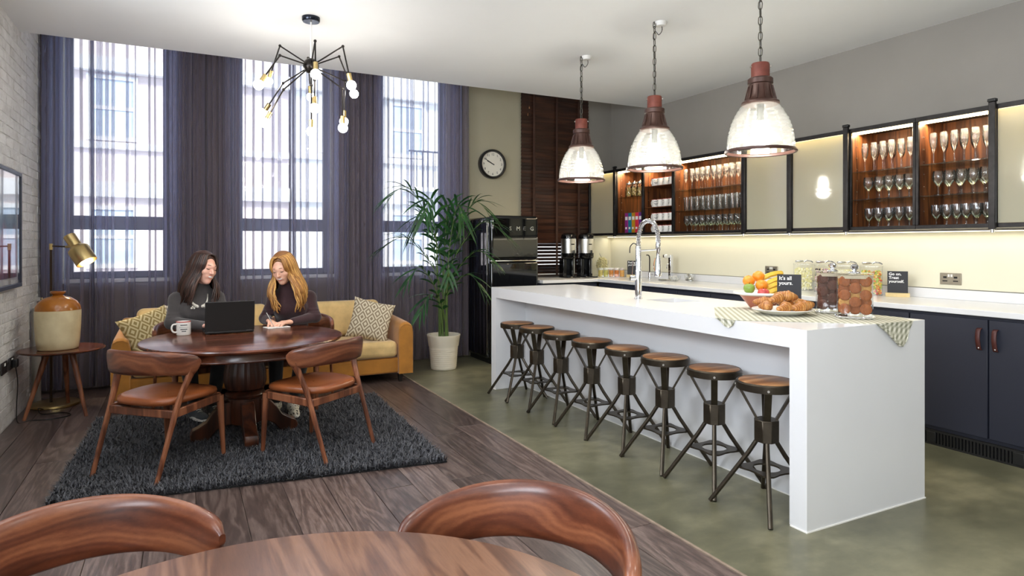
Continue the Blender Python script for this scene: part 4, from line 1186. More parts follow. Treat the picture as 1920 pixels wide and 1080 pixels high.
cushion((-0.22, 6.10, 0.575), (R(-24), R(-16), R(26)), 0.40, diamond('olive_diamonds', (196, 180, 138), (138, 118, 70), 11), 'ochre and cream diamond patterned cushion at the left sofa end')
cushion((0.02, 6.22, 0.60), (R(-18), R(8), R(-10)), 0.36, diamond('grey_diamonds', (200, 194, 180), (120, 110, 100), 12), 'grey patterned cushion tucked behind the left ochre cushion')

# ================================================================ side table, stoneware jar, floor lamp
sd = thing('side_table', 'small round three-legged walnut side table by the brick wall', 'table', (-0.822, 6.05, 0))
MB().lathe([(0.001, 0.492), (0.255, 0.492), (0.285, 0.502), (0.288, 0.508), (0.281, 0.514), (0.001, 0.514)], 64, cap=False).obj('tabletop', M_mahog, sd, smooth=True)
for (fx, fy) in ((-0.225, -0.09), (0.175, -0.16), (0.0, 0.30)):
    MB().tube([(fx, fy, 0.0), (fx * 0.40, fy * 0.40, 0.492)], [0.012, 0.023], 12).obj('leg', M_walnut_leg, sd, smooth=True)
def glaze():
    t = NT('salt_glaze')
    z = t.n('ShaderNodeSeparateXYZ'); t.link(t.n('ShaderNodeTexCoord').outputs['Object'], z.inputs[0])
    nz = t.noise(t.coords('Object'), 9, 5)
    e = t.math('ADD', z.outputs['Z'], t.math('MULTIPLY', nz, 0.006))
    f = t.math('GREATER_THAN', e, 0.318)
    cream = t.ramp(nz, [(0.3, lin((196, 178, 138))), (0.7, lin((218, 204, 166)))]); tan = t.ramp(nz, [(0.3, lin((146, 86, 26))), (0.7, lin((176, 112, 44)))])
    return t.done(t.bsdf(t.mix(f, cream, tan), t.math('SUBTRACT', 0.42, t.math('MULTIPLY', f, 0.28)), 0))
jr = thing('stoneware_jar', 'large cream stoneware jar with brown glazed shoulder on the side table', 'jar', (-0.845, 6.02, 0.5145))
jr.scale = (0.88, 0.88, 0.95)
MB().lathe([(0.001, 0.0), (0.142, 0.0), (0.152, 0.008), (0.162, 0.08), (0.170, 0.20), (0.172, 0.30), (0.166, 0.345), (0.142, 0.385), (0.098, 0.415), (0.050, 0.428), (0.040, 0.434)], 56, cap=False).obj('body', glaze(), jr, smooth=True, angle=60)
MB().lathe([(0.036, 0.430), (0.040, 0.440), (0.056, 0.452), (0.058, 0.464), (0.050, 0.468), (0.030, 0.466), (0.028, 0.432)], 32, cap=False).obj('neck', plain('brown_glaze', (150, 88, 30), 0.15, var=0.1), jr, smooth=True)
lp = thing('floor_lamp', 'slender brass reading floor lamp with angled shade behind the side table', 'lamp', (-0.918, 6.42, 0))
MB().lathe([(0.001, 0.0), (0.172, 0.0), (0.176, 0.006), (0.174, 0.020), (0.160, 0.026), (0.001, 0.027)], 40, cap=False).obj('base', M_brass, lp, smooth=True)
MB().cyl((-0.03, 0, 0.026), (-0.03, 0, 1.30), 0.0095, n=10).obj('pole', plain('dark_bronze', (60, 46, 34), 0.35, 0.7), lp, smooth=True)
MB().cyl((-0.03, 0, 1.275), (-0.03, 0, 1.325), 0.013, n=12).obj('joint', M_brass, lp, smooth=True)
MB().cyl((-0.03, 0, 1.305), (0.095, -0.045, 1.300), 0.006, n=8).obj('arm', plain('bronze_arm', (70, 54, 36), 0.35, 0.8), lp, smooth=True)
MB().tube([(0.075, -0.040, 1.300), (0.125, -0.058, 1.30)], 0.011, 10).obj('swivel', M_brass, lp, smooth=True)
ax = Vector((0.50, -0.26, -0.83)).normalized()
c0 = Vector((0.098, -0.045, 1.392))
sh = MB(); Q = ax.to_track_quat('Z', 'Y').to_matrix().to_4x4(); sh.M = Matrix.Translation(c0) @ Q
sh.lathe([(0.001, 0.0), (0.040, 0.0), (0.045, 0.004), (0.045, 0.105), (0.076, 0.130), (0.080, 0.140), (0.080, 0.265), (0.077, 0.265), (0.077, 0.14), (0.043, 0.11)], 36, cap=False)
sh.obj('shade', M_brass, lp, smooth=True, angle=40)
bl = MB(); bl.M = Matrix.Translation(c0) @ Q
bl.ball((0, 0, 0.215), 0.048, 16, 12); bl.obj('bulb', emit('reading_bulb', (255, 244, 222), 9), lp, smooth=True)
sp = add_light('reading_lamp_glow', 'SPOT', tuple(Vector((-0.918, 6.42, 0)) + c0 + ax * 0.27), (0, 0, 0), 10, (1.0, 0.86, 0.62), size=0.04, spot=R(110), blend=0.6)
sp.rotation_euler = ax.to_track_quat('-Z', 'Y').to_euler()

# grey heating pipe in the corner behind the lamp
hp = thing('heating_pipe', 'thick grey heating pipe with chrome valve in the corner behind the jar', 'pipe', (-1.078, 6.62, 0))
MB().lathe([(0.001, 0.0), (0.033, 0.0), (0.033, 0.76), (0.026, 0.785), (0.001, 0.79)], 20, cap=False).obj('pipe', plain('grey_pipe_paint', (142, 138, 132), 0.5), hp, smooth=True)
MB().tube([(0, 0, 0.785), (0, 0, 0.84), (0.03, -0.02, 0.855)], 0.012, 10).obj('valve', M_chrome, hp, smooth=True)
MB().lathe([(0.001, -0.018), (0.022, -0.014), (0.024, 0.014), (0.001, 0.018)], 12, c=(0.03, -0.02, 0.862)).obj('valve_knob', M_chrome, hp, smooth=True)

# picture on the brick wall
pic = thing('framed_picture', 'framed abstract red and blue print on the white brick wall', 'picture', (XL + 0.012, 5.62, 1.00))
M_pf = plain('slate_frame', (52, 58, 74), 0.45)
for (y0, z0, y1, z1) in ((-0.46, 0.0, 0.46, 0.028), (-0.46, 0.832, 0.46, 0.86), (-0.46, 0.0285, -0.432, 0.8315), (0.432, 0.0285, 0.46, 0.8315)):
    MB().box(0, y0, z0, 0.03, y1, z1).obj('frame_bar', M_pf, pic, bevel=0.002, seg=1)
def art():
    t = NT('abstract_print')
    s = t.n('ShaderNodeSeparateXYZ'); v = t.n('ShaderNodeTexCoord').outputs['Object']; t.link(v, s.inputs[0])
    nz = t.noise(t.coords('Object', scale=(1, 7, 1.2)), 2.5, 5, 0.6)
    zz = t.math('ADD', t.math('MULTIPLY', s.outputs['Z'], 1.2), t.math('MULTIPLY', nz, 0.35))
    col = t.ramp(zz, [(0.16, lin((206, 206, 208))), (0.24, lin((40, 30, 44))), (0.36, lin((150, 40, 56))), (0.56, lin((186, 120, 140))), (0.74, lin((130, 160, 180))), (0.90, lin((196, 214, 222))), (1.0, lin((226, 232, 236)))])
    return t.done(t.bsdf(col, 0.5, 0))
MB().box(0.004, -0.432, 0.0285, 0.008, 0.432, 0.8315).obj('mount', M_white, pic)
MB().box(0.0081, -0.385, 0.075, 0.010, 0.385, 0.785).obj('print', art(), pic)
MB().box(0.022, -0.432, 0.0285, 0.0235, 0.432, 0.8315).obj('glazing', thin_glass('picture_glass', ior=1.3), pic)

# wall sockets and the lamp cord
def socket(name, loc, rz, label, plate, plug=False):
    s = thing(name, label, 'socket', loc, rz, None)
    MB().box(-0.074, -0.009, -0.043, 0.074, 0.0, 0.043).obj('plate', plate, s, bevel=0.003)
    for sx in (-1, 1):
        MB().box(sx * 0.037 - 0.012, -0.0105, 0.004, sx * 0.037 + 0.012, -0.009, 0.018).obj('pin_hole', M_black, s)
        MB().box(sx * 0.037 - 0.017, -0.0105, -0.020, sx * 0.037 + 0.017, -0.009, -0.012).obj('pin_hole', M_black, s)
        MB().box(sx * 0.010 - 0.007, -0.012, 0.014, sx * 0.010 + 0.007, -0.009, 0.034).obj('switch', M_white, s, bevel=0.001)
    return s
M_nickel = plain('brushed_nickel', (158, 150, 134), 0.4, 0.8, var=0.08, vscale=30)
M_slate = plain('dark_socket_plate', (44, 40, 42), 0.4, 0.3)
socket('wall_socket', (XR - 0.0125, 2.768, 1.063), R(-90), 'steel double wall socket at the right end of the splashback', M_nickel)
socket('wall_socket', (XR - 0.0125, 4.40, 1.065), R(-90), 'steel double wall socket behind the fruit bowl', M_nickel)
socket('wall_socket', (XL + 0.012, 5.64, 0.452), R(90), 'dark double wall socket on the brick wall', M_slate)
sk2 = socket('wall_socket', (XL + 0.012, 5.86, 0.452), R(90), 'dark wall socket with a plug beside the side table', M_slate)
cd = thing('lamp_cord', 'black plug and cord trailing from the brick wall socket to the lamp', 'cord', (XL + 0.022, 5.86, 0.0))
MB().box(0.0, -0.025, 0.42, 0.035, 0.025, 0.48).obj('plug', M_black, cd, bevel=0.006)
cp = spline([(0.02, 0, 0.42), (0.03, 0.01, 0.30), (0.02, 0.03, 0.12), (0.03, 0.02, 0.006), (0.10, 0.06, 0.005), (0.22, 0.03, 0.005), (0.34, 0.10, 0.005), (0.28, 0.22, 0.005), (0.14, 0.24, 0.006), (0.10, 0.34, 0.03), (0.13, 0.40, 0.006), (0.18, 0.42, 0.006)], 8)
MB().tube(cp, 0.0035, 6).obj('flex', M_black, cd, smooth=True)

# ================================================================ potted palm
pl = thing('potted_palm', 'tall green kentia palm in a ridged cream pot', 'plant', (2.48, 6.42, 0))
M_pot = plain('cream_pot', (222, 214, 196), 0.4, var=0.02)
prof = [(0.001, 0.0), (0.128, 0.0), (0.134, 0.006)]
for k in range(10):
    z_ = 0.02 + k * 0.021; prof += [(0.135 + 0.0008 * k * 2, z_), (0.1385 + 0.0016 * k, z_ + 0.010), (0.136 + 0.0016 * k, z_ + 0.019)]
prof += [(0.160, 0.25), (0.174, 0.345), (0.178, 0.355), (0.178, 0.365), (0.168, 0.365), (0.155, 0.25), (0.155, 0.33)]
MB().lathe(prof[:-1], 48, cap=False).obj('pot', M_pot, pl, smooth=True, angle=50)
MB().lathe([(0.001, 0.315), (0.160, 0.31)], 24, cap=False).obj('soil', plain('dark_soil', (40, 30, 22), 0.95, var=0.4, vscale=60, bump=0.6), pl)
def leaf_mat():
    t = NT('palm_green')
    nz = t.noise(t.coords('Object'), 6, 3)
    col = t.ramp(nz, [(0.3, lin((22, 58, 30))), (0.6, lin((44, 92, 46))), (0.8, lin((78, 124, 62)))])
    p = t.bsdf(col, 0.38, 0)
    tl = t.n('ShaderNodeBsdfTranslucent'); t.link(col, tl.inputs['Color'])
    mx = t.n('ShaderNodeMixShader'); mx.inputs[0].default_value = 0.25; t.link(p, mx.inputs[1]); t.link(tl.outputs[0], mx.inputs[2])
    return t.done(mx.outputs[0])
M_leaf = leaf_mat(); M_stem = plain('palm_stem', (86, 110, 52), 0.5, var=0.15)
def frond(base, tip, droop, nl, ll, seed):
    rnd = random.Random(seed)
    b, t_ = Vector(base), Vector(tip)
    mid = b.lerp(t_, 0.5) + Vector((0, 0, 0.16 + droop))
    mid.x = b.x + (t_.x - b.x) * 0.25; mid.y = b.y + (t_.y - b.y) * 0.25
    q1 = b.lerp(mid, 0.5); q1.x = b.x + (t_.x - b.x) * 0.06; q1.y = b.y + (t_.y - b.y) * 0.06
    pts = spline([b, q1, mid, mid.lerp(t_, 0.55) + Vector((0, 0, 0.10 + droop * 0.7)), t_], 10)
    st = MB(); st.tube(pts, [0.008 - 0.0066 * i / len(pts) for i in range(len(pts))], 6)
    so_ = st.obj('stem', M_stem, pl, smooth=True)
    lf_ = MB(); N = len(pts)
    i0 = int(N * 0.42)
    for k in range(nl):
        f = k / (nl - 1); ii = i0 + f * (N - 2 - i0); i = int(ii)
        p = pts[i].lerp(pts[i + 1], ii - i); d = (pts[i + 1] - pts[i]).normalized()
        side = d.cross(Vector((0, 0, 1))); side = side.normalized() if side.length > 1e-3 else Vector((1, 0, 0))
        L_ = ll * (0.55 + 0.75 * math.sin(PI * (0.12 + 0.78 * f))) * rnd.uniform(0.85, 1.1)
        for s in (-1, 1):
            dr = (side * s * (0.75 - 0.35 * f) + d * (0.55 + 0.6 * f) + Vector((0, 0, 0.16))).normalized()
            w = 0.0190 * (1 - 0.35 * f); up = dr.cross(side.cross(dr)).normalized()
            nrm = dr.cross(d).normalized() if dr.cross(d).length > 1e-3 else Vector((0, 0, 1))
            wv = nrm.cross(dr).normalized()
            P = []
            for m_ in range(6):
                g = m_ / 5
                c = p + dr * (L_ * g) + Vector((0, 0, -0.42 * L_ * g * g))
                ww = w * (math.sin(PI * min(1, 0.12 + 0.88 * g)) ** 0.7 if g < 1 else 0.02)
                P.append([tuple(c - wv * ww - nrm * ww * 0.2), tuple(c), tuple(c + wv * ww - nrm * ww * 0.2)])
            lf_.sheet(P)
    lf_.obj('frond', M_leaf, pl, smooth=True, angle=180)
# tips in plant coordinates (x right along the window, y away from the room)
tips = [(-0.62, -0.10, 1.80, 0.22), (-0.30, -0.28, 1.62, 0.25), (0.10, -0.30, 1.58, 0.22), (0.38, -0.30, 1.66, 0.20), (0.52, -0.42, 1.42, 0.18), (-0.62, 0.06, 1.30, 0.12),
        (0.42, -0.40, 1.12, 0.12), (-0.48, -0.24, 0.94, 0.10), (-0.10, -0.40, 0.98, 0.12), (0.30, -0.36, 0.84, 0.10), (-0.36, -0.30, 0.64, 0.06), (0.12, 0.12, 1.55, 0.25), (-0.28, 0.16, 1.46, 0.22)]
for k, (x_, y_, z_, dr) in enumerate(tips):
    a = k * 2.4
    frond((0.05 * math.cos(a), 0.05 * math.sin(a), 0.31), (x_, y_, z_), dr, 10 if z_ > 1 else 7, 0.27 if z_ > 1.2 else 0.20, 50 + k)

# ================================================================ chandelier
CH = Vector((0.848, 4.881, HC))
ch = thing('spider_chandelier', 'black spider chandelier with twelve glowing round bulbs', 'chandelier', CH)
M_arm = plain('black_bronze', (40, 36, 34), 0.3, 0.8)
MB().lathe([(0.001, -0.034), (0.058, -0.034), (0.064, -0.026), (0.064, 0.0)], 28, cap=False).obj('ceiling_cup', plain('dark_blue_black_metal', (26, 30, 40), 0.15, 0.6), ch, smooth=True)
MB().cyl((0, 0, -0.034), (0, 0, -0.31), 0.006, n=10).obj('stem', M_white, ch, smooth=True)
hubz = -0.357
MB().ball((0, 0, hubz), 0.057, 20, 14).obj('hub', M_arm, ch, smooth=True)
dCH = 4.727; fpx = 1208.0
Fv = Vector((0.4568, 0.8896, 0)); Rv = Vector((0.8896, -0.4568, 0)); Uv = Vector((0, 0, 1))
arms = [((525, 86), (503, 152), 1), ((525, 104), (485, 159), -1), ((531, 156), (494, 212), 1), ((532, 168), (496, 230), -1), ((591, 77), (592, 139), -1), ((578, 109), (583, 182), 1),
        ((590, 150), (590, 203), -1), ((584, 160), (584, 247), -1), ((643, 87), (659, 160), -1), ((636, 106), (664, 176), 1), ((647, 152), (645, 228), 1), ((642, 166), (643, 240), -1)]
M_bulb = emit('frosted_bulb', (255, 249, 240), 40)
EYEV = Vector((0, 0, EYE))
def on_ray(px, py, ctr, L, sg):
    """point at distance L from ctr that is seen in the direction of this part of the lamp"""
    r = Fv + Rv * ((px - 960) / fpx) - Uv * ((py - 458) / fpx)
    o = EYEV - ctr
    a, b, c = r.dot(r), r.dot(o), o.dot(o) - L * L
    q = b * b - a * c
    return EYEV + r * ((-b + sg * math.sqrt(q)) / a if q > 0 else -b / a)
for (e, b_, sg) in arms:
    hw = CH + Vector((0, 0, hubz)); hub = Vector((0, 0, hubz))
    elw = on_ray(e[0], e[1], hw, 0.325, sg)
    v2 = on_ray(b_[0], b_[1], elw, 0.31, sg)
    straight = on_ray(b_[0], b_[1], elw, 0.01, sg)
    buw = straight.lerp(v2, 0.45)
    el, bu = elw - CH, buw - CH
    arm = MB().tube([hub, el], 0.0055, 8).obj('arm', M_arm, ch, smooth=True)
    MB().ball(el, 0.011, 10, 8).obj('joint', M_arm, arm, smooth=True)
    d = (bu - el).normalized()
    MB().tube([el, bu - d * 0.075], 0.0055, 8).obj('fore_arm', M_arm, arm, smooth=True)
    MB().tube([bu - d * 0.085, bu - d * 0.03], 0.0165, 12).obj('lamp_holder', M_brass, arm, smooth=True)
    MB().ball(bu, 0.034, 16, 12).obj('bulb', M_bulb, arm, smooth=True)

# ================================================================ wall clock
ck = thing('wall_clock', 'round black-rimmed wall clock with white face above the fridge', 'clock', (3.335, YW - 0.001, 2.285))
m = MB(); m.M = Matrix.Rotation(R(90), 4, 'X')
m.lathe([(0.001, 0.0), (0.172, 0.0), (0.176, 0.010), (0.176, 0.062), (0.165, 0.075), (0.152, 0.075), (0.150, 0.046), (0.001, 0.044)], 56, cap=False)
m.obj('case', plain('black_bakelite', (22, 21, 22), 0.3), ck, smooth=True)
m = MB(); m.M = Matrix.Rotation(R(90), 4, 'X'); m.lathe([(0.001, 0.0495), (0.147, 0.0495)], 48, cap=False); m.obj('dial', plain('cream_dial', (232, 228, 214), 0.5, var=0.01), ck)
M_ink = plain('black_ink', (14, 14, 14), 0.6)
for k in range(1, 13):
    a = R(90 - 30 * k)
    me = text_mesh(str(k), 0.040, 0.0006, 'CENTER')
    o = link('numeral', me, M_ink, ck, loc=(0.118 * math.cos(a), -0.051, 0.118 * math.sin(a) - 0.014)); o.rotation_euler = (R(90), 0, 0)
for nm, ang, L_, w in (('hour_hand', 155, 0.085, 0.013), ('minute_hand', 150, 0.125, 0.009)):
    b = MB(); b.bar((-0.02 * math.cos(R(ang)), -0.053 if nm[0] == 'h' else -0.0555, -0.02 * math.sin(R(ang))), (L_ * math.cos(R(ang)), -0.053 if nm[0] == 'h' else -0.0555, L_ * math.sin(R(ang))), w, 0.002, w * 0.6, 0.002, up=(0, 1, 0))
    b.obj(nm, M_ink, ck)
m = MB(); m.M = Matrix.Rotation(R(90), 4, 'X'); m.lathe([(0.001, 0.066), (0.150, 0.064)], 48, cap=False); m.obj('glazing', thin_glass('clock_glass', (0.99, 0.99, 0.99)), ck)

# ================================================================ wooden venetian blind
M_slat = wood('dark_wooden_slats', (30, 16, 11), (52, 29, 20), (76, 46, 32), 1.0, 'X', 0.35, 0.2, rnd=0.3)
bd = thing('venetian_blind', 'dark brown wooden venetian blind behind the coffee urns', 'blind', (4.225, YW - 0.035, 0.93))
sl = MB(); sl.M = Matrix.Rotation(R(-70), 4, 'X'); sl.box(-0.495, -0.025, -0.0014, 0.495, 0.025, 0.0014); slm = sl.mesh('slat')
k = 0; z_ = 0.03
while z_ < 2.45:
    o = link('slat', slm, M_slat, bd, loc=(0, 0, z_))
    if z_ < 0.42: o.rotation_euler = (R(24), 0, 0)
    z_ += 0.0435
MB().box(-0.497, -0.028, -0.012, 0.497, 0.028, 0.006).obj('bottom_rail', M_slat, bd)
for xx in (-0.33, 0.0, 0.33):
    MB().box(xx - 0.015, -0.031, 0.0, xx + 0.015, -0.0295, 2.45).obj('ladder_tape', plain('brown_tape', (60, 36, 26), 0.8), bd)
for xx in (-0.42, -0.40): MB().cyl((xx, -0.032, 2.0), (xx, -0.032, 2.45), 0.0015, n=5).obj('pull_cord', M_darkfoot, bd)
for xx, zz in ((-0.42, 1.98), (-0.40, 2.07)): MB().lathe([(0.003, 0.03), (0.008, 0.0), (0.006, -0.004)], 8, c=(xx, -0.036, zz)).obj('cord_knob', M_seatw, bd, smooth=True)
# ================================================================ tea towel on the island
def gingham():
    t = NT('sage_gingham')
    v = t.coords('Position', scale=(1, 1, 1), rot=(0, 0, R(39)))
    s = t.n('ShaderNodeSeparateXYZ'); t.link(v, s.inputs[0])
    def chk(o): return t.math('GREATER_THAN', t.math('FRACT', t.math('MULTIPLY', o, 34.0)), 0.5)
    a = chk(s.outputs['X']); b = chk(t.math('SUBTRACT', s.outputs['Y'], s.outputs['Z']))
    f = t.math('MULTIPLY', t.math('ADD', a, b), 0.5)
    col = t.ramp(f, [(0.0, lin((226, 223, 208))), (0.5, lin((188, 186, 166))), (1.0, lin((138, 138, 116)))])
    return t.done(t.bsdf(col, 0.9, 0))
M_ging = gingham()
Z0 = IH + 0.0006
tw = MB()
tw.prism([(2.539, 2.425), (3.035, 1.9992), (3.325, 1.9992), (3.42, 2.11), (3.42, 2.60), (2.95, 2.99), (2.539, 2.565)], Z0, Z0 + 0.0022)
def drape(pts, nrm):
    n = len(pts); o = Vector(nrm) * 0.004
    vs = [tuple(Vector(p)) for p in pts] + [tuple(Vector(p) + o * (1.0 + 1.5 * (k % 2))) for k, p in enumerate(pts)]
    tw.add(vs, [tuple(range(n)), tuple(range(2 * n - 1, n - 1, -1))] + [(i, (i + 1) % n, n + (i + 1) % n, n + i) for i in range(n)])
zt = Z0 + 0.002
drape([(3.035, 1.9985, zt), (3.14, 1.9985, 0.868), (3.222, 1.9985, 0.806), (3.236, 1.9985, 0.81), (3.25, 1.9985, 0.801), (3.275, 1.9985, 0.835), (3.30, 1.9985, 0.88), (3.325, 1.9985, zt)], (0, -1, 0))
drape([(3.03, 1.9905, zt), (3.10, 1.9905, 0.885), (3.205, 1.9905, 0.808), (3.215, 1.9905, 0.806), (3.15, 1.9905, 0.87), (3.06, 1.9905, zt)], (0, -1, 0))
drape([(2.5385, 2.425, zt), (2.5385, 2.44, 0.90), (2.5385, 2.468, 0.884), (2.5385, 2.49, 0.892), (2.5385, 2.53, 0.915), (2.5385, 2.565, zt)], (-1, 0, 0))
tag(tw.obj('tea_towel', M_ging), 'sage gingham tea towel draped over the island end under the food', 'tea towel')
ZT = zt + 0.0006

# ================================================================ fruit bowl
bw = thing('fruit_bowl', 'wide terracotta bowl with white rim holding fruit on the island', 'bowl', (3.15, 2.80, ZT))
MB().lathe([(0.001, 0.0), (0.062, 0.0), (0.068, 0.004), (0.112, 0.060), (0.128, 0.080)], 40, cap=False).obj('outside', plain('terracotta_glaze', (186, 112, 88), 0.35, var=0.05), bw, smooth=True)
MB().lathe([(0.128, 0.080), (0.160, 0.086), (0.166, 0.092), (0.164, 0.100), (0.150, 0.101), (0.122, 0.088), (0.060, 0.014), (0.001, 0.010)], 40, cap=False).obj('rim', plain('white_glaze', (232, 230, 226), 0.25, var=0.01), bw, smooth=True)
BC = Vector((3.15, 2.80, 0)); sc_ = 1208 / 3.93
def at_bowl(px, py, dep): return BC + Rv * ((px - 1420) / sc_) + Fv * dep + Vector((0, 0, EYE - (py - 458) / sc_))
M_orange = plain('orange_peel', (228, 138, 30), 0.4, var=0.06, vscale=10, bump=0.35, bscale=220)
def fruit(name, label, cat, p, mat, kind, r=0.036):
    f = thing(name, label, cat, p, random.random() * 6)
    if kind == 'orange': MB().ball((0, 0, 0), (r, r, r * 0.95), 20, 14).obj('flesh', mat, f, smooth=True); MB().cyl((0, 0, r * 0.93), (0, 0, r * 0.97), 0.004, n=6).obj('stalk_scar', plain('scar_green', (90, 100, 40), 0.7), f)
    else:
        MB().lathe([(0.001, -r * 0.78), (r * 0.35, -r * 0.86), (r * 0.8, -r * 0.55), (r, 0.05 * r), (r * 0.9, r * 0.55), (r * 0.5, r * 0.84), (r * 0.18, r * 0.78), (0.001, r * 0.60)], 22, cap=False).obj('flesh', mat, f, smooth=True, angle=180)
        MB().tube([(0, 0, r * 0.6), (0.003, 0, r * 1.05)], 0.0016, 5).obj('stalk', M_darkfoot, f)
fruit('orange', 'orange at the left of the fruit bowl, above the green apple', 'orange', at_bowl(1397, 527, 0.01), M_orange, 'orange')
fruit('orange', 'topmost orange in the fruit bowl', 'orange', at_bowl(1418, 519, 0.035), M_orange, 'orange')
fruit('orange', 'orange in the middle of the fruit bowl, under the topmost orange', 'orange', at_bowl(1414, 534, -0.05), M_orange, 'orange')
fruit('apple', 'green apple at the left rim of the fruit bowl', 'apple', at_bowl(1391, 540, -0.05), plain('green_apple_skin', (124, 150, 62), 0.3, var=0.12, vscale=12), 'apple', 0.034)
fruit('apple', 'red apple at the front of the fruit bowl', 'apple', at_bowl(1412, 548, -0.095), plain('red_apple_skin', (190, 74, 70), 0.3, var=0.3, vscale=14), 'apple', 0.034)
bn = thing('banana_bunch', 'bunch of yellow bananas in the fruit bowl', 'bananas', at_bowl(1424, 537, 0.0))
M_ban = plain('banana_skin', (214, 178, 58), 0.5, var=0.12, vscale=14)
for k in range(5):
    z0 = 0.058 - 0.0275 * k; dd = 0.035 - 0.034 * k; xs_ = (0.0, 0.016, 0.004, -0.004, 0.012)[k]; tl_ = (0.30, 0.22, 0.20, 0.16, 0.06)[k]
    pts = [Rv * (x_ + xs_) + Vector((0, 0, z_ + z0 + tl_ * x_ * 0.35)) + Fv * (dd + y_) for x_, y_, z_ in ((0.0, 0.0, -0.014), (0.012, -0.003, -0.008), (0.045, -0.008, 0.006), (0.085, -0.006, 0.012), (0.115, 0.0, 0.010), (0.132, 0.006, 0.004))]
    q = spline(pts, 4); nn = len(q)
    rad = [0.0045 + 0.0120 * min(1, math.sin(PI * (0.02 + 0.92 * i / (nn - 1))) * 1.5) for i in range(nn)]
    MB().tube(q, rad, 5).obj('banana', M_ban, bn, smooth=True, angle=30)
    MB().ball(pts[0], 0.0058, 6, 5).obj('tip', M_darkfoot, bn)

# ================================================================ croissants
PL = Vector((2.975, 2.50, ZT)); sp_ = 1208 / 3.585
plt = thing('serving_plate', 'oval white serving plate piled with croissants on the tea towel', 'plate', PL)
MB().lathe([(0.001, 0.0), (0.080, 0.0), (0.092, 0.003), (0.140, 0.020), (0.162, 0.030), (0.160, 0.033), (0.136, 0.024), (0.090, 0.008), (0.001, 0.006)], 48, cap=False).obj('dish', plain('white_stoneware', (232, 228, 220), 0.3, var=0.02), plt, smooth=True)
M_crois = None
def crust():
    t = NT('croissant_crust')
    wv_ = t.n('ShaderNodeTexWave', wave_type='BANDS', bands_direction='X'); wv_.inputs['Scale'].default_value = 34; wv_.inputs['Distortion'].default_value = 2.5; t.link(t.coords('Object'), wv_.inputs['Vector'])
    a = t.math('ADD', t.math('MULTIPLY', t.noise(t.coords('Object', scale=(1, 1, 1)), 40, 4), 0.5), t.math('MULTIPLY', wv_.outputs['Fac'], 0.5))
    b = t.noise(t.coords('Object'), 12, 3)
    col = t.ramp(t.math('ADD', t.math('MULTIPLY', a, 0.4), t.math('MULTIPLY', b, 0.6)), [(0.30, lin((122, 66, 26))), (0.5, lin((176, 112, 50))), (0.70, lin((214, 164, 98)))])
    return t.done(t.bsdf(col, 0.4, 0, t.bump(a, 0.3, 0.003)))
M_crois = crust()
def croissant_mesh():
    n = 44; pts = []; rad = []
    for i in range(n + 1):
        t = -1 + 2 * i / n
        a = t * 1.05
        pts.append((0.062 * math.sin(a) * 1.05, 0.040 * (1 - math.cos(a)) * 1.4, 0.0))
        e = 1 - abs(t)
        step = (math.floor(abs(t) * 4.0) + 0.0) / 4.0
        rad.append(0.0065 + 0.0255 * (1 - step) ** 0.9 * (0.86 + 0.14 * math.cos((abs(t) * 4.0 % 1.0) * PI)) * min(1, e * 6 + 0.15))
    return MB().tube(pts, rad, 14).mesh('croissant', True, 60)
CM = croissant_mesh()
cr = [((1428, 578), -0.045, 60, 'at the left end of the plate, lower layer'), ((1454, 580), -0.105, 20, 'in front at the middle of the plate'), ((1436, 566), 0.05, 130, 'at the back left of the pile'),
      ((1452, 559), -0.02, 15, 'at the top left of the pile'), ((1473, 555), 0.0, -35, 'at the very top of the pile'), ((1476, 572), 0.02, 80, 'in the middle of the pile, under the topmost'),
      ((1494, 568), 0.06, -50, 'at the upper right of the pile'), ((1484, 583), -0.085, 10, 'in front at the right of the plate'), ((1503, 582), -0.02, -25, 'at the right end of the plate')]
for (px, py), dep, rz, lab in cr:
    p = Vector((PL.x, PL.y, 0)) + Rv * ((px - 1463) / sp_) + Fv * dep
    z_ = EYE - (py - 458) / (1208 / (3.585 + dep))
    o = link('croissant', CM, M_crois, loc=(p.x, p.y, max(z_, ZT + 0.050)))
    o.rotation_euler = (R(random.uniform(-14, 14)), R(random.uniform(-14, 14)), R(rz))
    tag(o, 'golden croissant ' + lab, 'croissant', 'croissants on the white plate')

# ================================================================ cookie jars
def srect(w, d, n=40, e=5.0):
    out = []
    for k in range(n):
        a = 2 * PI * k / n; ca, sa = math.cos(a), math.sin(a)
        s = (abs(ca) ** e + abs(sa) ** e) ** (-1 / e)
        out.append((ca * s * w / 2, sa * s * d / 2))
    return out
def srect_wall(m, w, d, z0, z1, e=5.0):
    p = srect(w, d, e=e); n = len(p)
    m.add([(x_, y_, z0) for x_, y_ in p] + [(x_, y_, z1) for x_, y_ in p], [(i, (i + 1) % n, n + (i + 1) % n, n + i) for i in range(n)])
M_jar = thin_glass('jar_glass', (0.995, 1.0, 0.995), 0.03, 0.02)
M_cook = plain('oat_cookie', (150, 84, 42), 0.8, var=0.25, vscale=60, bump=0.8, bscale=160)
M_cook2 = plain('pale_cookie', (204, 152, 84), 0.8, var=0.18, vscale=60, bump=0.8, bscale=160)
M_cook3 = plain('chocolate_cookie', (88, 50, 38), 0.8, var=0.3, vscale=60, bump=0.8, bscale=160)
CK = MB().lathe([(0.001, 0.0), (0.024, 0.0), (0.0282, 0.003), (0.0290, 0.006), (0.027, 0.009), (0.018, 0.0115), (0.001, 0.012)], 20, cap=False).mesh('cookie', True, 60)
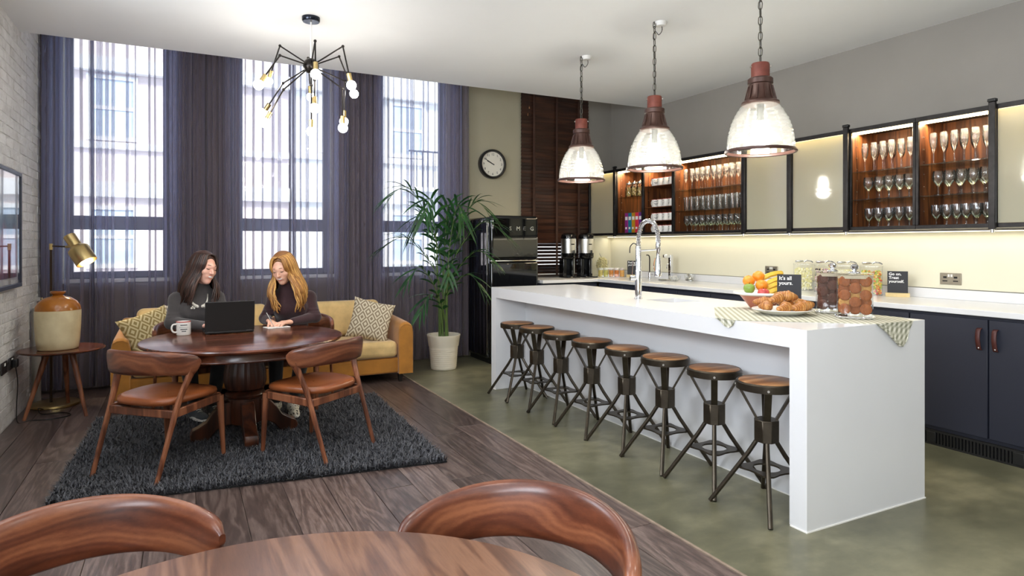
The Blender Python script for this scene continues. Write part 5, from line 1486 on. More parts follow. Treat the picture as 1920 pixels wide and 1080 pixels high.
def cookie_jar(loc, rz, label, dark, lab2, seed):
    rnd = random.Random(seed)
    j = thing('cookie_jar', label, 'jar', loc, rz, 'glass cookie jars on the island')
    W_, D_, H_ = 0.172, 0.150, 0.225
    m = MB(); srect_wall(m, W_, D_, 0.014, H_); srect_wall(m, W_ - 0.006, D_ - 0.006, 0.018, H_)
    m.obj('jar_wall', M_jar, j, smooth=True, angle=50)
    b = MB(); b.prism(srect(W_ + 0.018, D_ + 0.018), 0.0, 0.013); b.obj('chrome_base', M_chrome, j, bevel=0.004)
    b = MB(); b.prism(srect(W_ + 0.004, D_ + 0.004), H_ + 0.001, H_ + 0.012); b.obj('lid', M_jar, j)
    b = MB(); b.prism(srect(W_ - 0.012, D_ - 0.012), H_ - 0.016, H_ + 0.001); b.obj('lid_seal', plain('pale_seal', (186, 172, 146), 0.5), j)
    MB().lathe([(0.001, H_ + 0.0125), (0.030, H_ + 0.0125), (0.028, H_ + 0.018), (0.012, H_ + 0.022), (0.010, H_ + 0.028), (0.019, H_ + 0.036), (0.021, H_ + 0.048), (0.014, H_ + 0.058), (0.001, H_ + 0.060)], 20, cap=False).obj('knob', M_chrome, j, smooth=True)
    Mz = Matrix.Translation(loc) @ Matrix.Rotation(rz, 4, 'Z')
    # five layers: three standing against the front glass, one against each side, a flat one in the middle
    lv = ('bottom', 'second', 'third', 'fourth', 'top')
    for L_ in range(5):
        z_ = 0.050 + L_ * 0.0365
        for q, wh in enumerate(('front left', 'front middle', 'front right', 'left side', 'right side', 'centre')):
            st_ = 0.0
            if q < 3:
                x_, y_ = -0.049 + q * 0.049 + st_, -D_ / 2 + 0.014 + 0.0165 * ((q + L_) % 2)
                e = Euler((R(90 + rnd.uniform(-4, 4)), R(rnd.uniform(-16, 16)), R(rnd.uniform(-4, 4))))
            elif q < 5:
                x_, y_ = (-1 if q == 3 else 1) * (W_ / 2 - 0.014 - 0.0165 * (L_ % 2)), 0.030
                e = Euler((R(90), 0, R(90 + rnd.uniform(-3, 3))))
            else: x_, y_, e = rnd.uniform(-0.004, 0.004), 0.026, Euler((R(rnd.uniform(-6, 6)), R(rnd.uniform(-6, 6)), 0))
            o = bpy.data.objects.new('cookie', CK_BY[(dark, (L_ * 6 + q) % 7 == 6 and not dark)])
            COL.objects.link(o)
            o.matrix_world = Mz @ Matrix.Translation((x_, y_, z_ - (0.0 if q < 5 else 0.006))) @ e.to_matrix().to_4x4() @ Matrix.Translation((0, 0, -0.006))
            tag(o, '%s at the %s of the %s layer' % (lab2, wh, lv[L_]), 'cookie', lab2 + 's')
CK_BY = {}
for key, mt in (((False, False), M_cook), ((False, True), M_cook2), ((True, False), M_cook3), ((True, True), M_cook3)):
    m_ = CK.copy(); m_.materials.append(mt); CK_BY[key] = m_
cookie_jar((3.185, 2.215, ZT), R(-52), 'nearest square glass jar full of brown oat cookies on the island', False, 'oat cookie in the nearest jar', 3)
cookie_jar((3.300, 2.430, ZT), R(-52), 'rear square glass jar full of dark cookies on the island', True, 'dark cookie in the rear jar', 4)

# ================================================================ sweet jars on the worktop
def sweets_mat(name, stops):
    t = NT(name)
    r_ = t.n('ShaderNodeNewGeometry').outputs['Random Per Island']
    nd = t.n('ShaderNodeValToRGB'); nd.color_ramp.interpolation = 'CONSTANT'
    el = nd.color_ramp.elements
    while len(el) > 1: el.remove(el[-1])
    for i, c in enumerate(stops):
        e = el[0] if i == 0 else el.new(i / len(stops))
        e.position = i / len(stops); e.color = (*lin(c), 1)
    t.link(r_, nd.inputs['Fac'])
    return t.done(t.bsdf(nd.outputs['Color'], 0.5, 0))
SW = [((4.93, 3.92), 'clear sweet jar of pale yellow chews with a steel scoop on top', [(246, 240, 196), (250, 246, 220), (238, 232, 170)]),
      ((4.93, 3.71), 'clear sweet jar of black, pink and yellow mixed sweets', [(236, 206, 216), (44, 34, 34), (236, 226, 140), (240, 236, 224), (210, 150, 170)]),
      ((4.93, 3.505), 'clear sweet jar of pale sweets half hidden behind the cookie jars', [(240, 236, 200), (236, 228, 180), (246, 242, 226)]),
      ((4.93, 3.285), 'clear sweet jar of orange and green jelly sweets beside the treat sign', [(226, 150, 70), (232, 196, 90), (206, 92, 70), (170, 190, 90), (240, 220, 150)])]
for k, ((x_, y_), lab, cols) in enumerate(SW):
    rz = math.atan2(-x_, y_) * 0 + R(-52)
    j = thing('sweet_jar', lab, 'jar', (x_, y_, 0.9125), rz, 'sweet jars on the worktop')
    m = MB(); srect_wall(m, 0.156, 0.115, 0.004, 0.225, 7); m.prism(srect(0.156, 0.115, e=7), 0.0, 0.004); m.obj('jar_wall', M_jar, j, smooth=True, angle=40)
    m = MB(); m.prism(srect(0.162, 0.121, e=7), 0.2255, 0.238); m.obj('lid', M_jar, j)
    b = MB()
    for q in range(420):
        s_ = random.choice((0, 1, 2))
        px_, py_ = random.uniform(-0.066, 0.066), random.uniform(-0.046, 0.046)
        if s_: py_ = -0.046 + random.random() * 0.012
        b.cbox((px_, py_, random.uniform(0.010, 0.195)), (random.uniform(0.010, 0.018), random.uniform(0.008, 0.013), random.uniform(0.007, 0.012)), Euler((random.random() * 3, random.random() * 3, random.random() * 3)))
    o = b.obj('sweets', sweets_mat('sweets_%d' % k, cols), j); o['kind'] = 'stuff'
    # scoop lying on the lid
    sc = MB(); P = []
    for i in range(7):
        f = i / 6; rw = []
        for q in range(9):
            a = PI * q / 8
            rr = 0.023 * (0.55 + 0.45 * math.sin(PI * min(1, 0.25 + 0.75 * f)))
            rw.append((-0.065 + 0.075 * f, -rr * math.cos(a), 0.262 - rr * math.sin(a) * 0.75))
        P.append(rw)
    sc.sheet(P); so2 = sc.obj('scoop', M_chrome, j, smooth=True, solid=0.002, angle=180)
    MB().tube(spline([(0.008, 0, 0.250), (0.03, 0, 0.262), (0.06, 0, 0.258), (0.078, 0, 0.246)], 4), 0.006, 8).obj('scoop_handle', M_chrome, j, smooth=True)

# ================================================================ black card signs
M_card = plain('black_card', (38, 38, 42), 0.6, var=0.03)
M_block = plain('pale_wood_block', (214, 190, 136), 0.6, var=0.08, vscale=20)
M_letter = plain('white_letters', (240, 240, 238), 0.6, var=0.0)
def sign(loc, text, label, w, h, size):
    rz = math.atan2(-loc[0], loc[1]) if False else -math.atan2(loc[0], loc[1])
    s = thing('card_sign', label, 'sign', loc, rz)
    MB().box(-w / 2, -0.0012, 0.010, w / 2, 0.0012, 0.018 + h).obj('card', M_card, s)
    b = MB(); b.box(-w / 2 - 0.012, -0.022, 0.0, w / 2 + 0.012, -0.0016, 0.030); b.box(-w / 2 - 0.012, 0.0016, 0.0, w / 2 + 0.012, 0.022, 0.030); b.box(-w / 2 - 0.012, -0.0016, 0.0, w / 2 + 0.012, 0.0016, 0.009)
    b.obj('wooden_stand', M_block, s)
    me = text_mesh(text, size, 0.0004, bold=size * 0.018, line=0.95)
    o = link('lettering', me, M_letter, s, loc=(-w / 2 + 0.010, -0.0018, 0.018 + h - size * 1.05)); o.rotation_euler = (R(90), 0, 0)
sign((3.150, 2.600, ZT), "It's all\nyours.", "black card sign reading It's all yours behind the croissants", 0.130, 0.196, 0.030)
sign((4.95, 3.083, 0.9125), 'Go on.\nTreat\nyourself.', 'black card sign reading Go on. Treat yourself. on a pale wooden block', 0.138, 0.180, 0.030)
sign((5.00, 6.44, 0.9125), 'Feeling\npeckish?', 'black card sign reading Feeling peckish beside the snack tray', 0.140, 0.185, 0.031)

# ================================================================ snack tray in the corner, small taps, bowls
st = thing('snack_tray', 'clear tray holding small snack jars near the kitchen corner', 'tray', (4.80, 6.62, 0.9125), R(-36))
m = MB(); srect_wall(m, 0.35, 0.13, 0.003, 0.115, 10); m.prism(srect(0.35, 0.13, e=10), 0, 0.003); m.obj('tray_wall', M_jar, st, smooth=True, angle=40)
for k, (nm, c) in enumerate((('yellow', (222, 200, 110)), ('olive yellow', (198, 190, 96)), ('amber', (214, 138, 60)), ('orange', (220, 128, 56)), ('golden', (226, 166, 84)))):
    a = R(-36); xx = -0.132 + k * 0.066
    j = thing('snack_jar', 'small %s snack jar, %s from the left in the clear tray' % (nm, ORD[k]), 'jar', (4.80 + xx * math.cos(a), 6.62 + xx * math.sin(a), 0.916), a)
    MB().lathe([(0.001, 0.0), (0.027, 0.0), (0.029, 0.004), (0.029, 0.078), (0.001, 0.08)], 16, cap=False).obj('filled_jar', plain('snack_%d' % k, c, 0.4, var=0.3, vscale=70), j, smooth=True)
    MB().lathe([(0.001, 0.08), (0.030, 0.081), (0.031, 0.105), (0.001, 0.112)], 16, cap=False).obj('lid', plain('lid_%d' % k, (222, 210, 200) if k > 1 else (212, 208, 180), 0.4, var=0.3, vscale=90), j, smooth=True)
pj = thing('popcorn_jar', 'glass jar of popcorn with a scoop standing behind the snack tray', 'jar', (4.83, 6.86, 0.9125))
MB().lathe([(0.001, 0.0), (0.045, 0.0), (0.052, 0.05), (0.082, 0.16), (0.086, 0.20)], 24, cap=False).obj('jar_wall', M_jar, pj, smooth=True)
b = MB()
for q in range(220):
    a = random.random() * 6.28; z_ = random.uniform(0.10, 0.235); r_ = (0.074 - max(0, z_ - 0.19) * 0.8) * math.sqrt(random.random())
    b.ball((r_ * math.cos(a), r_ * math.sin(a), z_), random.uniform(0.007, 0.011), 6, 4)
o = b.obj('popcorn', plain('popcorn', (232, 222, 168), 0.7, var=0.2, vscale=60), pj); o['kind'] = 'stuff'
MB().tube([(0.0, 0.0, 0.22), (-0.05, -0.01, 0.29)], 0.004, 6).obj('scoop_handle', M_chrome, pj, smooth=True)
t2 = thing('filter_tap', 'slim dark filter tap on the back worktop behind the spray tap', 'tap', (4.95, 6.06, 0.9125))
MB().lathe([(0.022, 0), (0.022, 0.006), (0.015, 0.010), (0.015, 0.07), (0.010, 0.078)], 16).obj('body', M_chrome, t2, smooth=True)
MB().tube(spline([(0, 0, 0.07), (0, 0, 0.16), (0, 0, 0.24), (-0.02, -0.008, 0.275), (-0.06, -0.02, 0.28)], 5), 0.007, 8).obj('spout', M_gun, t2, smooth=True)
MB().tube([(0, -0.01, 0.045), (0.01, -0.055, 0.05)], 0.005, 8).obj('lever', M_chrome, t2, smooth=True)
bt = thing('boiling_water_tap', 'square chrome boiling water dispenser on the back worktop', 'tap', (4.95, 5.69, 0.9125))
MB().box(-0.020, -0.020, 0.0, 0.020, 0.020, 0.285).obj('tower', M_chrome, bt, bevel=0.004)
MB().box(-0.105, -0.014, 0.255, 0.020, 0.014, 0.290).obj('spout', M_chrome, bt, bevel=0.004)
MB().tube([(-0.03, 0.0, 0.19), (-0.05, 0.0, 0.17), (-0.055, 0.0, 0.13)], 0.008, 8).obj('lever', M_chrome, bt, smooth=True)
MB().box(-0.12, -0.07, 0.0, -0.03, 0.07, 0.012).obj('drip_tray', M_steel, bt, bevel=0.003)
for k, (x_, y_, r_, h_, lab) in enumerate(((4.86, 5.52, 0.07, 0.055, 'clear glass bowl of sugar sachets right of the dispenser'), (4.95, 5.38, 0.06, 0.07, 'small round glass bowl beside the upstand, right of the sugar bowl'))):
    g = thing('glass_bowl', lab, 'bowl', (x_, y_, 0.9125))
    MB().lathe([(0.001, 0.0), (r_ * 0.5, 0.0), (r_ * 0.9, h_ * 0.45), (r_, h_), (r_ - 0.003, h_), (r_ * 0.86, h_ * 0.45), (r_ * 0.46, 0.005), (0.001, 0.005)], 28, cap=False).obj('bowl_wall', M_jar, g, smooth=True)
    b = MB()
    for q in range(26): b.cbox((random.uniform(-0.03, 0.03), random.uniform(-0.03, 0.03), random.uniform(0.015, h_)), (0.03, 0.004, 0.02), Euler((random.random() * 3, random.random() * 3, random.random() * 3)))
    o = b.obj('sachets', M_white if k == 0 else M_steel, g); o['kind'] = 'stuff'

# ================================================================ on the pedestal table
lt = thing('laptop', 'open black laptop seen from behind on the pedestal table', 'laptop', (0.307, 4.957, TZ + 0.0006), R(3.5))
M_lap = plain('black_laptop_shell', (20, 19, 20), 0.42, var=0.04)
MB().box(-0.160, 0.0, 0.003, 0.160, 0.225, 0.019).obj('keyboard_base', M_lap, lt, bevel=0.004)
kb = MB()
for r_ in range(5):
    for q in range(14): kb.box(-0.140 + q * 0.0202, 0.045 + r_ * 0.020, 0.0191, -0.123 + q * 0.0202, 0.062 + r_ * 0.020, 0.0210)
kb.obj('keys', M_black, lt)
sc = MB(); sc.M = Matrix.Translation((0, 0.006, 0.018)) @ Matrix.Rotation(R(7), 4, 'X'); sc.box(-0.162, -0.007, 0.0, 0.162, 0.0, 0.212)
sc.obj('screen_lid', M_lap, lt, bevel=0.005)
s2 = MB(); s2.M = Matrix.Translation((0, 0.006, 0.018)) @ Matrix.Rotation(R(7), 4, 'X'); s2.box(-0.150, 0.0001, 0.014, 0.150, 0.001, 0.200)
s2.obj('display', emit('laptop_display', (190, 205, 225), 1.2), lt)
for s in (-1, 1):
    MB().cyl((s * 0.125 - 0.018, 0.002, 0.012), (s * 0.125 + 0.018, 0.002, 0.012), 0.009, n=10).obj('hinge', M_gun, lt, smooth=True)
    MB().box(s * 0.14 - 0.012, 0.01, 0.0, s * 0.14 + 0.012, 0.03, 0.003).obj('rubber_foot', M_black, lt)
tm = thing('mug', 'white printed mug with red rim on the pedestal table', 'mug', (0.015, 5.035, TZ + 0.0006), R(110))
mug_parts(tm, -75); tm.scale = (1.12, 1.12, 1.12)
pp = tag(MB().box(-0.085, -0.055, 0.0, 0.085, 0.055, 0.004).obj('notepad', plain('white_paper', (238, 236, 232), 0.7, var=0.0), loc=(0.645, 5.165, TZ + 0.0006)), 'white notepad under the hands of the blond person', 'notepad')
pp.rotation_euler = (0, 0, R(14))
# ================================================================ people: one continuous surface each, from a blended distance field
class SDF:
    def __init__(self, lo, hi, res):
        self.lo = np.array(lo, float); self.res = res
        self.n = np.ceil((np.array(hi) - self.lo) / res).astype(int) + 1
        self.f = np.full(self.n, 1.0, np.float32)
    def _box(self, lo, hi, pad):
        a = np.clip(np.floor((np.array(lo) - pad - self.lo) / self.res).astype(int), 0, self.n)
        b = np.clip(np.ceil((np.array(hi) + pad - self.lo) / self.res).astype(int) + 1, 0, self.n)
        ax = [self.lo[i] + self.res * np.arange(a[i], b[i]) for i in range(3)]
        return tuple(slice(a[i], b[i]) for i in range(3)), np.meshgrid(*ax, indexing='ij')
    def _mix(self, sl, d, k, sub):
        f = self.f[sl]
        if sub:
            h = np.clip(0.5 - 0.5 * (f + d) / k, 0, 1); self.f[sl] = f * (1 - h) - d * h + k * h * (1 - h)
        else:
            h = np.clip(0.5 + 0.5 * (f - d) / k, 0, 1); self.f[sl] = f * (1 - h) + d * h - k * h * (1 - h)
    def cap(self, a, b, ra, rb=None, k=0.02, sub=False, sq=None):
        """tapered capsule; sq=(axis vector, factor) flattens it along that axis"""
        rb = ra if rb is None else rb
        a, b = np.array(a, float), np.array(b, float); r = max(ra, rb) + k + 0.02
        sl, (X, Y, Z) = self._box(np.minimum(a, b), np.maximum(a, b), r)
        if X.size == 0: return
        P = np.stack([X, Y, Z], -1) - a; d = b - a; L2 = max(d @ d, 1e-9)
        t = np.clip(P @ d / L2, 0, 1)
        q = P - t[..., None] * d
        if sq is not None:
            ax = np.array(sq[0], float); ax /= np.linalg.norm(ax)
            q = q + (q @ ax)[..., None] * ax * (1.0 / sq[1] - 1.0)
        dist = np.linalg.norm(q, axis=-1) - (ra + (rb - ra) * t)
        self._mix(sl, dist.astype(np.float32), k, sub)
    def ell(self, c, r, M=None, k=0.02, sub=False):
        c = np.array(c, float); r = np.array(r, float); R_ = r.max() + k + 0.02
        sl, (X, Y, Z) = self._box(c, c, R_)
        if X.size == 0: return
        P = np.stack([X, Y, Z], -1) - c
        if M is not None: P = P @ np.array(M)
        k0 = np.linalg.norm(P / r, axis=-1); k1 = np.linalg.norm(P / (r * r), axis=-1) + 1e-9
        self._mix(sl, (k0 * (k0 - 1) / k1).astype(np.float32), k, sub)
    def mesh(self, name):
        f = self.f; s = f < 0; nx, ny, nz = f.shape
        off = [(i, j, k) for i in (0, 1) for j in (0, 1) for k in (0, 1)]
        def sh(A, o): return A[o[0]:nx - 1 + o[0], o[1]:ny - 1 + o[1], o[2]:nz - 1 + o[2]]
        cnt = sum(sh(s, o).astype(np.int8) for o in off)
        act = (cnt > 0) & (cnt < 8)
        idx = -np.ones(act.shape, np.int64); cells = np.argwhere(act); idx[act] = np.arange(len(cells))
        pos = np.zeros((len(cells), 3)); num = np.zeros(len(cells))
        for o in off:
            for ax in range(3):
                if o[ax]: continue
                o2 = list(o); o2[ax] = 1
                fa = f[cells[:, 0] + o[0], cells[:, 1] + o[1], cells[:, 2] + o[2]]
                fb = f[cells[:, 0] + o2[0], cells[:, 1] + o2[1], cells[:, 2] + o2[2]]
                m = (fa < 0) != (fb < 0)
                t = np.where(m, fa / np.where(m, fa - fb, 1), 0)
                p = np.tile(np.array(o, float), (len(cells), 1)); p[:, ax] += t
                pos[m] += p[m]; num[m] += 1
        V = self.lo + (cells + pos / num[:, None]) * self.res
        F = []
        for ax in range(3):
            u, v = (ax + 1) % 3, (ax + 2) % 3
            A = [slice(None)] * 3; B = [slice(None)] * 3; A[ax] = slice(0, -1); B[ax] = slice(1, None)
            e = np.argwhere(s[tuple(A)] != s[tuple(B)])
            ok = (e[:, u] > 0) & (e[:, v] > 0) & (e[:, u] < f.shape[u] - 1) & (e[:, v] < f.shape[v] - 1)
            e = e[ok]; inside = s[e[:, 0], e[:, 1], e[:, 2]]
            q = []
            for du, dv in ((1, 1), (0, 1), (0, 0), (1, 0)):
                c = e.copy(); c[:, u] -= du; c[:, v] -= dv; q.append(idx[c[:, 0], c[:, 1], c[:, 2]])
            q = np.stack(q, 1); q[~inside] = q[~inside][:, ::-1]
            F.append(q)
        F = np.concatenate(F); F = F[(F >= 0).all(1)]
        me = bpy.data.meshes.new(name)
        me.vertices.add(len(V)); me.vertices.foreach_set('co', V.reshape(-1))
        me.loops.add(F.size); me.loops.foreach_set('vertex_index', F.reshape(-1).astype(np.int32))
        me.polygons.add(len(F)); me.polygons.foreach_set('loop_start', (np.arange(len(F)) * 4).astype(np.int32)); me.polygons.foreach_set('loop_total', np.full(len(F), 4, np.int32))
        me.update(calc_edges=True)
        me.polygons.foreach_set('use_smooth', np.ones(len(F), bool))
        return me

def skin_mat(name, rgb):
    t = NT(name)
    nz = t.noise(t.coords('Object'), 14, 4); c = lin(rgb)
    col = t.ramp(nz, [(0.3, tuple(x * 0.9 for x in c)), (0.7, tuple(min(1, x * 1.06) for x in c))])
    return t.done(t.bsdf(col, 0.48, 0, None, Subsurface_Weight=0.12, Subsurface_Radius=(0.02, 0.008, 0.005)))
def knit(name, rgb, scale=140):
    t = NT(name)
    v = t.coords('Object'); nz = t.noise(v, scale, 2); nb = t.noise(v, 9, 4); c = lin(rgb)
    col = t.ramp(nb, [(0.3, tuple(x * 0.75 for x in c)), (0.7, tuple(x * 1.25 for x in c))])
    h = t.math('ADD', t.math('MULTIPLY', nz, 0.4), nb)
    return t.done(t.bsdf(col, 0.85, 0, t.bump(h, 0.35, 0.006), Sheen_Weight=0.25))
def hair_mat(name, a, b, c):
    t = NT(name)
    inf = t.n('ShaderNodeNewGeometry').outputs['Random Per Island']
    nz = t.noise(t.coords('Object', scale=(60, 60, 5)), 3, 4)
    f = t.math('ADD', t.math('MULTIPLY', inf, 0.5), t.math('MULTIPLY', nz, 0.5))
    col = t.ramp(f, [(0.25, lin(a)), (0.5, lin(b)), (0.75, lin(c))])
    return t.done(t.bsdf(col, 0.42, 0, t.bump(nz, 0.4, 0.003)))

def person(loc, rz, label, P):
    root = thing('person', label, 'person', loc, rz)
    N = Vector(P['neck']); HC_ = Vector(P['head'])
    Hm = Euler((R(P['pitch']), R(P['roll']), R(P['yaw']))).to_matrix()     # head frame: x right, -y face, z up
    def h(x_, y_, z_): return HC_ + Hm @ Vector((x_, y_, z_)) * P.get('hs', 1.0)
    hM = np.array(Hm)
    # ---------------- skin: head, neck, trunk, arms, hands, legs in one field
    S = SDF((-0.42, -0.62, 0.02), (0.42, 0.26, 1.34), 0.0052)
    k = P.get('hs', 1.0)
    def he(c, r, kk=0.012, sub=False): S.ell(h(*c), np.array(r) * k, hM, kk, sub)
    he((0, 0.018, 0.032), (0.071, 0.088, 0.082)); he((0, -0.030, -0.006), (0.058, 0.060, 0.062), 0.02); he((0, -0.038, -0.060), (0.045, 0.047, 0.047), 0.025)
    he((0, -0.064, -0.094), (0.020, 0.017, 0.014), 0.025)                      # chin
    for s in (-1, 1):
        he((s * 0.034, -0.060, -0.024), (0.020, 0.020, 0.016), 0.022)          # cheeks
        he((s * 0.028, -0.1000, 0.005), (0.015, 0.013, 0.010), 0.010, True)    # eye sockets
        he((s * 0.0280, -0.0735, 0.004), (0.0130, 0.0110, 0.0092), 0.005)       # lids
        he((s * 0.073, 0.010, -0.006), (0.009, 0.019, 0.029), 0.006)          # ears
    S.cap(h(0, -0.084, 0.010), h(0, -0.1045, -0.0255), 0.0058 * k, 0.0088 * k, 0.008)   # nose
    for s in (-1, 1): S.cap(h(s * 0.005, -0.096, -0.0285), h(s * 0.0095, -0.092, -0.0285), 0.0058 * k, None, 0.006)
    S.cap(h(-0.020, -0.074, -0.053), h(0.020, -0.074, -0.053), 0.011 * k, None, 0.016)
    for s in (-1, 1): S.cap(h(0, -0.0780, 0.022), h(s * 0.036, -0.0640, 0.021), 0.0095 * k, 0.0085 * k, 0.02)
    S.cap(h(0, 0.015, -0.07), N, 0.046, 0.050, 0.03)
    C, B = Vector(P['chest']), Vector(P['belly'])
    S.cap(N + Vector((0, 0.0, -0.03)), C, 0.06, 0.105, 0.05, sq=((0, 1, 0), 0.72)); S.cap(C, B, 0.105, 0.095, 0.05, sq=((0, 1, 0), 0.8)); S.cap(B, (0, 0.04, 0.50), 0.10, 0.13, 0.05, sq=((0, 1, 0), 0.85))
    for a in P['arms']:
        sh_, el, wr = [Vector(q) for q in a['pts']]
        S.cap(sh_, el, 0.040, 0.032, 0.03); S.cap(el, wr, 0.032, 0.0215, 0.02)
        # hand: palm, four fingers with two bends, thumb from the side of the palm
        d = Vector(a['dir']).normalized(); up = Vector(a['up']).normalized(); sd = d.cross(up).normalized() * a['thumb']; up = sd.cross(d).normalized() * a['thumb']
        p0 = wr; p1 = wr + d * 0.074
        S.cap(p0, p0 + d * 0.03, 0.0215, 0.024, 0.012, sq=(tuple(up), 0.75))
        for q in range(4):
            o_ = sd * (0.027 - 0.018 * q)
            kn = p0 + d * (0.078 - 0.004 * abs(q - 1)) + o_ + up * 0.004
            S.cap(p0 + d * 0.015 + o_ * 0.55, kn, 0.0135, 0.0112, 0.010)
            L = (0.036, 0.042, 0.039, 0.030)[q]; cu = a['curl'] + 0.10 * q * a.get('fan', 1)
            d1 = (d * math.cos(cu * 0.6) - up * math.sin(cu * 0.6)); d2 = (d * math.cos(cu * 1.5) - up * math.sin(cu * 1.5)); d3 = (d * math.cos(cu * 2.2) - up * math.sin(cu * 2.2))
            j1 = kn + d1 * L + sd * (0.003 * (1.5 - q)); j2 = j1 + d2 * L * 0.62; j3 = j2 + d3 * L * 0.45
            S.cap(kn, j1, 0.0098, 0.0088, 0.004); S.cap(j1, j2, 0.0088, 0.0080, 0.004); S.cap(j2, j3, 0.0080, 0.0068, 0.004)
        t0 = p0 + d * 0.018 + sd * 0.020 - up * 0.004; t1 = t0 + (d * 0.62 + sd * 0.62 - up * 0.35).normalized() * 0.040; t2_ = t1 + (d * 0.95 + sd * 0.05 - up * 0.30).normalized() * 0.032
        S.cap(t0, t1, 0.0145, 0.0105, 0.008); S.cap(t1, t2_, 0.0105, 0.0080, 0.005)
    for lg in P['legs']:
        hp, kn, an = [Vector(q) for q in lg]
        S.cap(hp, kn, 0.068, 0.046, 0.03); S.cap(kn, an, 0.044, 0.028, 0.02)
    link('body', S.mesh('body'), P['skin'], root)
    # ---------------- sweater
    W = SDF((-0.42, -0.60, 0.44), (0.42, 0.26, 1.16), 0.0065)
    W.cap(N + Vector((0, 0.0, -0.035)), N + (HC_ - N) * P['collar'], 0.058, 0.055, 0.02)
    W.cap(N + Vector((0, 0, -0.05)), C, 0.085, 0.128, 0.06, sq=((0, 1, 0), 0.74))
    W.cap(C, B, 0.128, 0.112, 0.05, sq=((0, 1, 0), 0.82)); W.cap(B, (0, 0.04, 0.50), 0.118, 0.150, 0.05, sq=((0, 1, 0), 0.85))
    for s in (-1, 1): W.ell(C + Vector((s * 0.062, -0.070, -0.02)), (0.062, 0.058, 0.062), None, 0.05)
    for a in P['arms']:
        sh_, el, wr = [Vector(q) for q in a['pts']]; kf = P['sleeve']
        W.cap(N + Vector((sh_.x * 0.2, 0, -0.035)), sh_, 0.046, 0.050 * kf, 0.04)
        W.cap(sh_, el, 0.050 * kf, 0.042 * kf, 0.03); W.cap(el, wr + (wr - el).normalized() * P.get('cuff', -0.004), 0.044 * kf, 0.031 * kf, 0.02)
    # straight cut at the cuffs happens by length; fold ridges at the elbows
    for a in P['arms']:
        sh_, el, wr = [Vector(q) for q in a['pts']]
        for q in range(3):
            c = el.lerp(sh_, 0.12 + 0.14 * q); W.ell(c + Vector((0, -0.035, 0.0)), (0.045, 0.02, 0.008), None, 0.014)
    link('sweater', W.mesh('sweater'), P['top'], root)
    # ---------------- trousers
    T = SDF((-0.30, -0.60, 0.06), (0.30, 0.22, 0.66), 0.008)
    T.ell((0, 0.04, 0.515), (0.165, 0.135, 0.095), None, 0.05)
    for lg in P['legs']:
        hp, kn, an = [Vector(q) for q in lg]
        T.cap(hp, kn, 0.082, 0.060, 0.04); T.cap(kn, an + (kn - an).normalized() * 0.02, 0.058, 0.040, 0.02)
    link('trousers', T.mesh('trousers'), P['pants'], root)
    # ---------------- shoes: upper plus sole
    for (an, dv) in P['shoes']:
        an = Vector(an); dv = Vector((*dv, 0)).normalized(); z0 = an.z - 0.062
        F_ = SDF(tuple(an - Vector((0.20, 0.20, 0.10))), tuple(an + Vector((0.20, 0.20, 0.10))), 0.005)
        b0 = Vector((an.x, an.y, z0))
        F_.cap(an + Vector((0, 0, 0.010)), b0 - dv * 0.015 + Vector((0, 0, 0.035)), 0.038, 0.036, 0.02); F_.cap(b0 + Vector((0, 0, 0.042)), b0 + dv * 0.125 + Vector((0, 0, 0.026)), 0.040, 0.030, 0.03, sq=((0, 0, 1), 0.85))
        F_.cap(b0 + dv * 0.10 + Vector((0, 0, 0.022)), b0 + dv * 0.145 + Vector((0, 0, 0.020)), 0.034, 0.028, 0.02, sq=((0, 0, 1), 0.7))
        sh1 = link('shoe', F_.mesh('shoe'), P['shoe'], root)
        sd = dv.cross(Vector((0, 0, 1))); out = []
        for q in range(28):
            a = 2 * PI * q / 28; wv = 0.042 if math.cos(a) > 0 else 0.036
            c = b0 + dv * (0.062 + 0.118 * math.cos(a)) + sd * (wv * math.sin(a)); out.append((c.x, c.y))
        MB().prism(out, z0 - 0.002, z0 + 0.017).obj('sole', P['sole'], sh1, bevel=0.003)
        la = MB()
        for q in range(4):
            c = b0 + dv * (0.035 + 0.022 * q) + Vector((0, 0, 0.074 - 0.009 * q)); la.tube([c - sd * 0.018, c + Vector((0, 0, 0.004)), c + sd * 0.018], 0.003, 5)
        la.obj('laces', P['lace'], sh1, smooth=True)
    # ---------------- face details
    def strip(name, pts, rad, mat): MB().tube([h(*p) for p in pts], [r_ * k for r_ in rad], 6).obj(name, mat, root, smooth=True)
    for s in (-1, 1):
        strip('eyebrow', [(s * 0.015, -0.0870, 0.0265), (s * 0.029, -0.0800, 0.0280), (s * 0.043, -0.0690, 0.0225)], [0.0020, 0.0025, 0.0010], P['brow'])
        strip('eyelashes', [(s * 0.0165, -0.0845, 0.0005), (s * 0.024, -0.0862, -0.0012), (s * 0.032, -0.0850, -0.0012), (s * 0.0410, -0.0775, 0.0020)], [0.0014, 0.0025, 0.0027, 0.0017], P['lash'])
    strip('teeth', [(-0.0235, -0.0780, -0.0465), (-0.013, -0.0845, -0.0520), (0, -0.0872, -0.0545), (0.013, -0.0845, -0.0520), (0.0235, -0.0780, -0.0465)], [0.0024, 0.0062, 0.0074, 0.0062, 0.0024], M_teeth)
    strip('upper_lip', [(-0.0305, -0.0710, -0.0395), (-0.013, -0.0872, -0.0470), (0, -0.0902, -0.0482), (0.013, -0.0872, -0.0470), (0.0305, -0.0710, -0.0395)], [0.0010, 0.0022, 0.0024, 0.0022, 0.0010], P['lip'])
    strip('lower_lip', [(-0.0303, -0.0713, -0.0400), (-0.015, -0.0850, -0.0610), (0, -0.0885, -0.0665), (0.015, -0.0850, -0.0610), (0.0303, -0.0713, -0.0400)], [0.0010, 0.0026, 0.0032, 0.0026, 0.0010], P['lip'])
